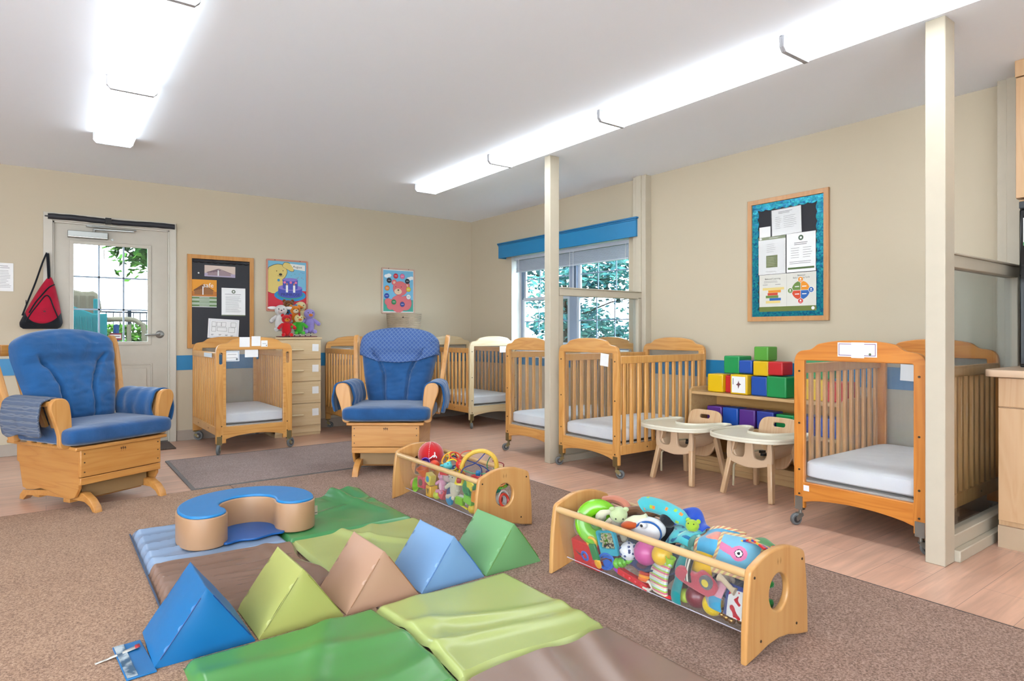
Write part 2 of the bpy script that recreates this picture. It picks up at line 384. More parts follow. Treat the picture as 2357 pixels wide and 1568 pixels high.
# ------------------------------------------------------------------ room shell
XW, YW, HC = 4.34, 6.72, 2.44
X0, Y0 = -3.9, -2.4
WY0, WY1, WZ0, WZ1 = 4.02, 5.85, .86, 1.93          # window opening in the right wall
DX0, DX1, DZ1 = .045, .94, 2.005                     # door opening in the back wall
b = MB().mat(planks('floor_planks')); b.box(X0 - .15, XW + .15, Y0 - .15, YW + .15, -.08, 0); struct(b.build('floor', smooth=False))
b = MB().mat(P_CEIL); b.box(X0 - .15, XW + .15, Y0 - .15, YW + .15, HC, HC + .1); struct(b.build('ceiling', smooth=False))
b = MB().mat(P_WALL); b.plate([[(X0, 0), (DX0, 0), (DX0, DZ1), (DX1, DZ1), (DX1, 0), (XW + .15, 0), (XW + .15, HC), (X0, HC)]], YW, YW + .15)
struct(b.build('wall_back', smooth=False))
b = MB().mat(P_WALL); b.plate([[(Y0, 0), (YW, 0), (YW, HC), (Y0, HC)], [(WY0, WZ0), (WY1, WZ0), (WY1, WZ1), (WY0, WZ1)]], XW, XW + .19, 'yz')
struct(b.build('wall_right', smooth=False))
P_OFF = wall_paint('bounce_wall_paint', '#E6E2DA')  # unseen walls made paler than the others to bounce more light
b = MB().mat(P_OFF); b.plate([[(Y0, 0), (YW, 0), (YW, HC), (Y0, HC)], [(-1.2, .5), (2.4, .5), (2.4, 2.1), (-1.2, 2.1)]], X0 - .15, X0, 'yz'); struct(b.build('wall_left', smooth=False))
w2 = thing('added_window_2', 'x', 'w', (X0, 0, 0)); del w2['label']; del w2['category']; struct(w2)  # unseen window, added to let fill daylight in from the left
b = MB().mat(plain('#E8E8E6', .4))
for y in (-1.18, 0, 1.2, 2.38): b.box(-.12, -.06, y - .03, y + .03, .5, 2.1)
for z in (.52, 2.08): b.box(-.12, -.06, -1.2, 2.4, z - .03, z + .03)
b.build('window_frame', w2)
b = MB().mat(P_OFF); b.plate([[(X0, 0), (XW, 0), (XW, HC), (X0, HC)], [(-3.5, .4), (.1, .4), (.1, 2.2), (-3.5, 2.2)]], Y0 - .15, Y0); struct(b.build('wall_front', smooth=False))
w3 = thing('added_window_3', 'x', 'w', (0, Y0, 0)); del w3['label']; del w3['category']; struct(w3)  # unseen window behind the camera, added for more fill daylight
b = MB().mat(plain('#E8E8E6', .4))
for x in (-3.48, -2.3, -1.1, .08): b.box(x - .03, x + .03, -.12, -.06, .4, 2.2)
for z in (.42, 2.18): b.box(-3.5, .1, -.12, -.06, z - .03, z + .03)
b.build('window_frame', w3)
# blue painted band, baseboards
b = MB().mat(P_BLUE); b.box(X0, -.03, YW - .006, YW, .677, .818); b.box(1.0, XW, YW - .006, YW, .677, .818); struct(b.build('trim_back', smooth=False))
b = MB().mat(P_BLUE); b.box(XW - .006, XW, 1.2, YW - .01, .675, .815); struct(b.build('trim_right', smooth=False))
BB = plain('#B5A79A', .5, name='vinyl_base')
b = MB().mat(BB); b.box(X0, -.03, YW - .01, YW, 0, .1); b.box(1.0, XW, YW - .01, YW, 0, .1); struct(b.build('baseboard_back', bevel=.003))
b = MB().mat(BB); b.box(XW - .01, XW, 1.2, YW - .012, 0, .1); struct(b.build('baseboard_right', bevel=.003))
# pilasters on the right wall where the glazed partitions meet it
for k, y in enumerate((3.83, 1.12)):
    b = MB().mat(P_POST); b.box(XW - .075, XW, y - .075, y + .075, 0, HC); b.box(XW - .085, XW, y - .03, y + .03, 0, HC)
    struct(b.build('trim_%d' % (k + 1), bevel=.003))

# carpet and mats
b = MB().mat(carpet('tan_carpet', '#CDAA8C', '#B48C70', '#8A6650')); b.box(X0 + .02, .985, Y0 + .02, 4.5, .0, .012)
o = b.build('carpet', smooth=False); tag(o, 'tan speckled carpet covering the left and front of the floor', 'carpet')
b = MB().mat(carpet('mauve_carpet', '#C8A896', '#A98674', '#7C6050')); b.box(.995, 2.70, Y0 + .02, 4.5, 0, .012)
b.mat(DARK); b.box(2.70, 2.712, Y0 + .02, 4.5, 0, .01)
o = b.build('carpet', smooth=False); tag(o, 'mauve brown speckled carpet strip under the two toy bins', 'carpet')
b = MB().mat(carpet('runner_carpet', '#BFA9A2', '#A28A84', '#86706C')); b.box(.79, 2.44, 4.56, 5.67, 0, .009)
b.mat(plain('#77706E', .8)); b.plate([rrect(.765, 2.465, 4.53, 5.695, .01), rrect(.79, 2.44, 4.56, 5.67, .005)], 0, .008, 'xy')
o = b.build('floor_mat', smooth=False); tag(o, 'mauve ribbed floor mat behind the tan carpet, in front of the crib by the door', 'mat')
b = MB().mat(carpet('door_mat_pile', '#7A6A60', '#66574E', '#4A3E38')); b.box(.0, .93, 6.27, 6.68, 0, .01)
o = b.build('door_mat', smooth=False); tag(o, 'dark grey brown mat at the foot of the door', 'mat')

# ------------------------------------------------------------------ fluorescent ceiling lights
def lamp_mat(name, st):
    m = bpy.data.materials.new(name); m.use_nodes = True; n = m.node_tree.nodes; l = m.node_tree.links
    p = n['Principled BSDF']; p.inputs['Base Color'].default_value = (.85, .85, .86, 1); p.inputs['Roughness'].default_value = .3
    # two tubes behind the prismatic lens: brighter along two lines
    tc = n.new('ShaderNodeTexCoord'); sp = n.new('ShaderNodeSeparateXYZ'); l.new(tc.outputs['Object'], sp.inputs[0])
    ab = n.new('ShaderNodeMath'); ab.operation = 'ABSOLUTE'; l.new(sp.outputs['X'], ab.inputs[0])
    mr = n.new('ShaderNodeMapRange'); mr.interpolation_type = 'SMOOTHSTEP'; mr.inputs['From Min'].default_value = 0; mr.inputs['From Max'].default_value = .05
    mr.inputs['To Min'].default_value = st * .8; mr.inputs['To Max'].default_value = st; l.new(ab.outputs[0], mr.inputs['Value'])
    p.inputs['Emission Color'].default_value = (.90, .975, 1, 1); l.new(mr.outputs['Result'], p.inputs['Emission Strength']); return m
LENS = lamp_mat('fluorescent_lens', LAMP); LENS_SIDE = lamp_mat('fluorescent_lens_side', LAMP * .45)
L = 1.225
lamp = thing('ceiling_light', 'x', 'ceiling light', (.385, 4.665, HC))
b = MB().mat(P_WHITE); b.box(-.105, .105, -L / 2 + .02, L / 2 - .02, -.022, 0); b.build('housing', lamp, bevel=.003)
lens_prof = [(-.106, -.02), (-.118, -.05), (-.100, -.068), (.100, -.068), (.118, -.05), (.106, -.02)]
b = MB().mat(LENS)
n_ = len(lens_prof); b.add([(x, y, z) for y in (-L / 2 + .012, L / 2 - .012) for x, z in lens_prof], [(i, i + 1, n_ + i + 1, n_ + i) for i in range(n_ - 1)])
b.mat(LENS_SIDE); b.fm[0] = b.fm[-1] = 1
b.build('diffuser', lamp, smooth=True, angle=60)
for y in (-L / 2, L / 2 - .012):
    b = MB().mat(plain('#BDBDC2', .5)); b.prism([(-.122, -.0), (-.122, -.053), (-.103, -.074), (.103, -.074), (.122, -.053), (.122, 0)], y, y + .012); b.build('end_cap', lamp, bevel=.002)
lamp['label'] = 'white fluorescent ceiling light farthest back in the left row'; lamp['group'] = 'fluorescent ceiling lights'
rows = [(.385, k, ('white fluorescent ceiling light in the left row, cut off by the top of the photo', 'white fluorescent ceiling light of the left row, above the camera', 'white fluorescent ceiling light of the left row, behind the camera')[min(k - 1, 2)]) for k in range(1, 3)]
labs = ['white fluorescent ceiling light at the far end of the long right row', 'second fluorescent light from the far end of the right row, behind the middle post top',
        'third fluorescent light from the far end of the right row', 'fourth fluorescent light of the right row, cut off above the near post', 'fluorescent ceiling light of the right row above the near cabinets', 'fluorescent ceiling light of the right row behind the camera']
for x, k, lb in rows: dup(lamp, (x, 4.665 - k * L, HC), 0, lb)
for k in range(5): dup(lamp, (2.91, 4.68 - k * L, HC), 0, labs[k])

# ------------------------------------------------------------------ door
DOORP = plain('#CFC7B8', .45, name='door_paint'); CASING = plain('#D9D2C4', .45, name='casing_paint')
d = thing('door_1', 'x', 'door', (DX0, YW, 0)); del d['label']; del d['category']; struct(d)
W = DX1 - DX0
b = MB().mat(DOORP)
b.plate([[(.012, .012), (W - .012, .012), (W - .012, DZ1 - .012), (.012, DZ1 - .012)], [(.145, .95), (.72, .95), (.72, 1.825), (.145, 1.825)]], .02, .06, bev=.002)
for x0, x1 in ((.13, .40), (.47, .755)):
    b.plate([rrect(x0, x1, .16, .75, .004), rrect(x0 + .014, x1 - .014, .174, .736, .004)], .012, .022, bev=.003)
    b.plate([rrect(x0 + .045, x1 - .045, .205, .705, .004)], .012, .022, bev=.004)
b.plate([rrect(.118, .747, .923, 1.852, .006), rrect(.15, .715, .955, 1.82, .004)], .008, .022, bev=.004)
b.build('door_slab', d)
b = MB().mat(PANE); b.box(.145, .72, .036, .042, .95, 1.825); b.build('door_glass', d)
b = MB().mat(plain('#9FB0C4', .4))
for x in (.15 + .188, .15 + .377): b.box(x - .007, x + .007, .030, .048, .95, 1.825)
for z in (1.245, 1.535): b.box(.145, .72, .030, .048, z - .007, z + .007)
b.build('door_muntins', d)
b = MB().mat(STEEL); b.lathe([(.0, -.004), (.036, -.004), (.036, .006), (.03, .012), (.014, .016), (.012, .05), (.0, .05)], 20, 'y')
for i in range(len(b.v)): b.v[i].y = -b.v[i].y
b.tube(catmull([(0, -.045, 0), (-.03, -.052, -.001), (-.07, -.05, -.004), (-.125, -.046, -.006)], 5, False), [.009] * 16, 8)
b.build('door_handle', d, loc=(.862 - DX0, .02, 1.02))
b = MB().mat(STEEL); b.box(.105, .40, -.045, .02, 1.872, 1.93); b.mat(CHROME); b.box(.105, .40, -.047, -.04, 1.872, 1.885)
b.build('door_closer', d, bevel=.004)
b = MB().mat(STEEL); b.beam((.30, -.02, 1.955), (.60, -.055, 1.958), .022, .012); b.beam((.62, -.05, 1.972), (.28, -.075, 1.972), .02, .01); b.cyl((.3, -.02, 1.925), (.3, -.02, 1.965), .01, 10); b.box(.24, .42, -.03, .0, 1.975, 1.988)
b.build('closer_arm', d, bevel=.002)
b = MB().mat(STEEL); b.cyl((.438, .022, 1.878), (.438, .008, 1.878), .011, 14); b.build('peephole', d)
b = MB().mat(plain('#9B3B4C', .6)); b.box(.415, .51, .004, .008, .968, 1.03); b.mat(PAPER); b.rect(.42, .505, .985, 1.018, .0035)
b.mat(INK); b.rect(.43, .495, .998, 1.006, .003); b.build('window_sticker', d, bevel=0, flat=True)
b = MB().mat(PAPER); b.text('1', .375, 1.70, .13, .034); b.build('door_number', d, flat=True)
c = MB().mat(CASING); c.plate([[(-.02, 0), (.045, 0), (.045, DZ1), (.94, DZ1), (.94, 0), (.995, 0), (.995, 2.075), (-.02, 2.075)]], YW - .022, YW, bev=.003)
c.mat(plain('#DED8CC', .5)); c.box(.045, .057, YW, YW + .1, 0, DZ1); c.box(.928, .94, YW, YW + .1, 0, DZ1); c.box(.045, .94, YW, YW + .1, DZ1 - .012, DZ1)
struct(c.build('trim_3'))
b = MB().mat(plain('#6E6A66', .6)); b.box(0, .93, YW + .0, YW + .12, 0, .012); struct(b.build('trim_4'))
# rolled black shade above the door
b = MB().mat(plain('#23252E', .55))
def roll(u, v):
    a = 2 * pi * v; r = .022 + .003 * nz(u * 14, v * 3); rr = r * (.82 if abs(u - .45) < .02 else 1)
    return (.012 + .965 * u, YW - .048 + rr * cos(a), 2.035 + rr * 1.1 * sin(a) + .004 * sin(u * 9))
b.grid(roll, 60, 14); b.mat(BLACK); b.box(.425, .47, YW - .073, YW - .022, 2.01, 2.062); b.box(-.01, .02, YW - .052, YW - .044, 2.03, 2.04)
tag(b.build('rolled_shade'), 'black rolled-up fabric shade along the top of the door frame', 'shade')

# ------------------------------------------------------------------ window on the right wall
w = thing('window_1', 'x', 'w', (XW, 0, 0)); del w['label']; del w['category']; struct(w)
FR = plain('#9DACC4', .4, name='window_frame_shaded'); FRW = plain('#D5DDE8', .4, name='window_frame_white')  # FR: shade on the mullion and frame put into the bluish grey
REV = plain('#F0EFEA', .5)
b = MB().mat(REV); b.box(0, .19, WY1 - .004, WY1, WZ0, WZ1); b.box(0, .19, WY0, WY0 + .004, WZ0, WZ1); b.box(0, .19, WY0, WY1, WZ1 - .004, WZ1)
b.build('window_reveal', w)
b = MB().mat(plain('#F3F3F2', .4)); b.box(-.05, .19, WY0 - .03, WY1 + .03, WZ0 - .03, WZ0 + .004); b.box(-.018, -.001, WY0 - .02, WY1 + .02, WZ0 - .1, WZ0 - .03)
b.build('window_sill', w, bevel=.003)
b = MB().mat(FR); ym = (WY0 + WY1) / 2; zm = 1.42
b.box(.13, .18, ym - .055, ym + .055, WZ0, WZ1)
b.box(.14, .18, WY0, WY0 + .03, WZ0, WZ1); b.box(.14, .18, WY1 - .04, WY1, WZ0, WZ1)
b.box(.14, .18, WY0, WY1, WZ1 - .03, WZ1); b.box(.14, .18, WY0, WY1, WZ0, WZ0 + .03)
b.mat(plain('#2E4A5E', .5)); b.box(.128, .14, ym - .04, ym - .025, zm, WZ1); b.box(.128, .14, WY1 - .052, WY1 - .04, zm, WZ1)
b.build('window_frame', w, bevel=.002)
for (a0, a1) in ((WY0 + .03, ym - .055), (ym + .055, WY1 - .04)):
    for lo, (z0, z1) in enumerate(((WZ0 + .03, zm + .02), (zm - .02, WZ1 - .03))):
        xo = .135 if lo == 0 else .155
        s = MB().mat(FRW); s.plate([[(a0, z0), (a1, z0), (a1, z1), (a0, z1)], [(a0 + .035, z0 + .04), (a1 - .035, z0 + .04), (a1 - .035, z1 - .035), (a0 + .035, z1 - .035)]], xo, xo + .02, 'yz')
        s.mat(plain('#8FA3BC', .4))
        for k in (1, 2):
            y = a0 + .035 + (a1 - a0 - .07) * k / 3; s.box(xo + .006, xo + .014, y - .006, y + .006, z0 + .04, z1 - .035)
        z = (z0 + z1) / 2; s.box(xo + .006, xo + .014, a0 + .035, a1 - .035, z - .006, z + .006)
        so = s.build('sash', w, bevel=.002)
        g = MB().mat(PANE); g.box(xo + .008, xo + .012, a0 + .03, a1 - .03, z0 + .03, z1 - .03); g.build('pane', so)
# valance box painted blue
v = MB().mat(plain('#1C8CC8', .4)); y0, y1 = 3.84, 5.965
v.box(4.235, 4.25, y0, y1, 1.9, 2.06); v.box(4.25, XW, y0, y0 + .015, 1.9, 2.06); v.box(4.25, XW, y1 - .015, y1, 1.9, 2.06); v.box(4.25, XW, y0, y1, 2.045, 2.06)
vt = thing('window_valance', 'bright blue painted wooden valance box above the window', 'valance', (0, 0, 0))
v.build('valance_box', vt, bevel=.002)
v = MB().mat(plain('#1478B2', .4)); v.box(4.222, XW, y0 - .012, y1 + .012, 2.06, 2.075); v.box(4.228, 4.236, y0 - .006, y1 + .006, 2.045, 2.06); v.build('crown_molding', vt, bevel=.003)
bl = thing('window_blind', 'white slatted blind pulled up under the blue valance', 'blind', (4.36, 0, 0))
b = MB().mat(plain('#DCE6F4', .5)); b.box(0, .045, WY0 + .02, WY1 - .02, 1.87, 1.905); b.build('headrail', bl, bevel=.003)
b = MB().mat(plain('#D4E0F2', .4))
for k in range(16): b.box(0, .045, WY0 + .03, WY1 - .06, 1.745 + k * .0075, 1.749 + k * .0075)
b.box(0, .045, WY0 + .03, WY1 - .06, 1.73, 1.742); b.build('slat_stack', bl)
b = MB().mat(P_WHITE)
for y in (WY0 + .06, 4.86, WY1 - .12):
    b.tube([(-.003, y, 1.88), (-.003, y, 1.72)], .0025, 6)
b.tube([(-.01, 4.80, 1.88), (-.012, 4.80, 1.5)], .002, 6); b.build('cord', bl)

# ------------------------------------------------------------------ glazed partitions
def partition(y, lab, lab2, near):
    p = thing('glazed_partition', lab, 'partition', (0, y, 0))
    b = MB().mat(P_POST); b.box(3.195, 3.29, -.035, .035, 0, HC) if not near else b.box(3.185, 3.295, -.04, .04, 0, HC)
    b.box(3.293, 3.335, -.018, .03, .02, HC if near else 1.4); b.build('post', p, bevel=.004)
    b = MB().mat(P_TRIM); b.box(3.30, XW - .08, -.03, .03, 1.335, 1.392); b.box(3.30, XW - .08, -.04, .034, 1.392, 1.402); b.build('top_rail', p, bevel=.004)
    b = MB().mat(P_TRIM); b.box(3.30, XW - .08, -.034, .03, .052, .115); b.box(3.297, XW - .08, -.062, .036, 0, .052); b.box(4.22, XW - .075, -.03, .03, .1, 1.35)
    b.box(3.335, 3.355, -.012, .02, .11, 1.34); b.build('lower_frame', p, bevel=.004)
    g = MB().mat(clear('partition_glass_%d' % near, '#F2F7FA', .02)); g.box(3.35, 4.225, -.003, .003, .11, 1.34); g.build('glass_panel', p)
    return p
partition(3.83, 'cream glazed partition with floor-to-ceiling post in front of the window', '', False)
partition(1.12, 'cream glazed partition with floor-to-ceiling post beside the cabinets at right', '', True)
# ------------------------------------------------------------------ cribs
def crib_arch(w=.32, zt=1.0):
    """half outline of the arched top rail from the outer post edge to the middle"""
    h = [(w, .855), (w - .001, .885), (w - .010, .915), (w - .030, .935), (w - .055, .942), (w - .085, .946), (w - .105, .956), (w - .128, .974), (w - .155, .982), (w - .20, .990), (w - .26, .996)]
    return h + [(-x, z) for x, z in h[::-1]]

def make_crib(wv, ws, post=.056, holes=False, length=.98, wheel='grey', wr=.031):
    t = thing('crib', 'x', 'crib', (0, 0, 0), 0)
    w = .32; hl = length / 2
    for sgn in (-1, 1):
        y0, y1 = (sgn * hl - .014, sgn * hl + .014)
        b = MB().mat(wv)
        outer = catmull(crib_arch(w)[1:-1], 3, False)
        outer = [(w, .095), (w, .855)] + outer + [(-w, .855), (-w, .095), (-w + post, .095), (-w + post, .128)] + \
                [(-w + post + (2 * w - 2 * post) * k / 12, .128 + .032 * sin(pi * k / 12) ** .7) for k in range(1, 12)] + [(w - post, .128), (w - post, .095)]
        inner = rrect(-w + post, w - post, .235, .888, .006, 2)
        outs = [outer, inner]
        if holes: outs += [rrect(s * (w - post / 2) - .014, s * (w - post / 2) + .014, .765, .865, .0135, 5) for s in (-1, 1)]
        b.plate(outs, y0, y1, bev=.004)
        e = b.build('end_frame', t)
        b = MB().mat(plain('#5B4A3A', .4, .6))
        yo = sgn * hl + sgn * .0145
        for s in (-1, 1):
            for z in (.83, .55, .30, .17) if not holes else (.86, .24, .16):
                b.cyl((s * (w - post * .55), yo, z), (s * (w - post * .55), yo + sgn * .003, z), .0055, 8)
        b.build('bolts', e)
        b = MB().mat(ACRYL); b.box(-w + post - .004, w - post + .004, sgn * hl - .0025, sgn * hl + .0025, .23, .893); b.build('clear_panel', e)
        # corner posts run back behind the end frame
        b = MB().mat(ws); [b.box(s * w - (.03 if s > 0 else 0), s * w + (0 if s > 0 else .03), min(y0, sgn * (hl - .05)) if sgn > 0 else y1, y0 if sgn > 0 else max(y1, sgn * (hl - .05)), .15, .86) for s in (-1, 1)][:0]
    for s in (-1, 1):
        b = MB().mat(ws); xo = s * (w - .014)
        b.box(xo - .014, xo + .014, -hl + .014, hl - .014, .815, .868); b.box(xo - .014, xo + .014, -hl + .014, hl - .014, .165, .235)
        n = 12
        for k in range(n):
            y = -hl + .06 + (length - .12) * k / (n - 1); b.box(xo - .009, xo + .009, y - .0145, y + .0145, .23, .82)
        sd = b.build('slatted_side', t, bevel=.004)
        b = MB().mat(plain('#5B4A3A', .4, .6))
        for y in (-.2, .2): b.cyl((s * w - s * .001, y, .2), (s * w + s * .003, y, .2), .005, 8)
        b.build('bolts', sd)
    b = MB().mat(plain('#C9C3BA', .6)); b.box(-w + .03, w - .03, -hl + .018, hl - .018, .225, .243); b.build('mattress_board', t)
    b = MB().mat(F_SHEET)
    def soft(q, p):
        q.z += .004 * nz(q.x * 9, q.y * 7, q.z * 5); q.x += .004 * nz(q.y * 12, q.z * 20); q.y += .003 * nz(q.x * 14, q.z * 25); return q
    b.blob((0, 0, .298), (w - .032, hl - .02, .052), .12, .28, 48, 16, soft); b.build('mattress', t)
    for sx in (-1, 1):
        for sy in (-1, 1):
            x = sx * (w - .028); y = sy * hl
            b = MB().mat(BRASS if wheel == 'grey' else STEEL); b.box(x - .021, x + .021, y + sy * .0142, y + sy * .0175, .085, .155); b.box(x - .021, x + .021, y - .012, y + .012, .082, .095)
            b.cyl((x, y, .060), (x, y, .085), .009, 10)
            a = (sx * 1.3 + sy * .7)
            c, s_ = cos(a), sin(a)
            b.at((x, y, 0), (0, 0, a)); b.prism([(-.004, .062), (.016, .062), (.034, .04), (.030, .026), (.012, .03), (-.012, .052)], -.016, -.012); b.prism([(-.004, .062), (.016, .062), (.034, .04), (.030, .026), (.012, .03), (-.012, .052)], .012, .016); b.box(-.008, .018, -.016, .016, .058, .064)
            cs = b.build('caster', t)
            b = MB().at((x, y, 0), (0, 0, a)); b.mat(RUBBER)
            R_ = wr; prof = [(.010, -.011), (R_ - .004, -.011), (R_, -.007), (R_, .007), (R_ - .004, .011), (.010, .011)]
            b.M = b.M @ Matrix.Translation((.026, 0, R_ + .0)); b.lathe(prof, 24, 'y'); b.mat(DARK); b.cyl((0, -.0122, 0), (0, .0122, 0), wr * .62, 18); b.mat(STEEL); b.cyl((0, -.0165, 0), (0, .0165, 0), .008, 10)
            b.build('caster_wheel', cs)
    return t
def tagp(parent, name, x, z, w, h, y, lines=3, rot=0, deco=None, border=None):
    """a small sheet of paper taped on, facing -y"""
    b = MB().at((x, y, z), (0, rot, 0)).mat(PAPER); b.box(-w / 2, w / 2, -.0006, .0006, -h / 2, h / 2)
    if border:
        b.mat(plain(border, .6))
        for a in ((-w / 2 + .006, w / 2 - .006, h / 2 - .009, h / 2 - .006), (-w / 2 + .006, w / 2 - .006, -h / 2 + .006, -h / 2 + .009), (-w / 2 + .006, -w / 2 + .009, -h / 2 + .006, h / 2 - .006), (w / 2 - .009, w / 2 - .006, -h / 2 + .006, h / 2 - .006)): b.rect(*a, -.001)
    b.mat(INK)
    for k in range(lines):
        zz = h / 2 - h * (k + 1) / (lines + 1); ww = w * (.36 if k % 2 else .3); b.rect(-ww, ww, zz - .0015, zz + .0015, -.0011)
    if deco:
        b.mat(plain(deco, .6)); b.disc(w * .33, -h * .3, h * .09, -.0012, n=10)
    return b.build(name, parent, flat=True)

# the crib by the door, wider posts with hand holes; its long side runs away from the viewer
cA = make_crib(W_CRIB, W_CRIBS, .082, True, .93, 'grey', .043); cA.location = (1.46, 6.215, 0); cA.rotation_euler = (0, 0, radians(1))
cA['label'] = 'wooden crib with oval hand holes in its posts, between the door and the drawers'
cA['group'] = 'wooden cribs'
yy = -.465 - .0165
for x, z, w_, h_ in ((-.09, .955, .085, .085), (.005, .962, .075, .085), (.075, .94, .055, .055)): tagp(cA, 'paper_tag', x, z, w_, h_, yy, 0 if x < .05 else 1, deco='#55606A' if x > .05 else None)
tagp(cA, 'name_card', -.19, .835, .12, .088, yy + .012, 2, deco='#55606A', border='#2D86B8'); tagp(cA, 'paper_tag', -.03, .865, .11, .085, yy + .012, 0)
b = MB().mat(plain('#D8E2EA', .5)); b.box(-.335, -.333, -.40, -.1, .825, .86); b.build('side_label', cA)
proto = make_crib(W_CRIB, W_CRIBS); proto['group'] = 'wooden cribs'
proto.location = (2.765, 6.21, 0); proto['label'] = 'wooden crib half hidden behind the middle rocking chair, its left side slats showing'
cC = make_crib(W_PALE, W_CRIBS); cC['group'] = 'wooden cribs'; cC.location = (3.985, 6.20, 0); cC['label'] = 'wooden crib with pale whitish front arch, in the far corner of the room'
cD = dup(proto, (3.765, 4.165, 0), -pi / 2, 'wooden crib under the window, partly behind the cream post'); cD['group'] = 'wooden cribs'
cE = dup(proto, (3.745, 3.425, 0), -pi / 2, 'wooden crib just right of the middle post, left of the block shelf')
tagp(cE, 'paper_tag', .195, .84, .082, .09, -.515, 0, .1)
cF = make_crib(W_NEAR, W_NEARS, wheel='steel'); cF['group'] = 'wooden cribs'; cF.location = (3.765, 1.50, 0); cF.rotation_euler = (0, 0, -pi / 2)
cF['label'] = 'nearest crib, amber orange wood with empty white mattress, by the near post'
tagp(cF, 'name_card', 0.01, .95, .19, .072, -.5055, 0, 0, deco='#6A7A5A', border='#7A3F86'); tagp(cF, 'paper_tag', .015, .948, .062, .078, -.508, 0)
tagp(cF, 'paper_tag', -.12, .79, .11, .10, .465, 0, .04, deco='#A03A3A')
tagp(cF, 'price_sticker', -.25, .205, .03, .03, -.506, 0)
tagp(cC, 'paper_tag', .12, .85, .09, .07, -.508, 0)
tagp(proto, 'pink_card', -.12, .80, .16, .12, .478, 2, 0, border='#C0405A')

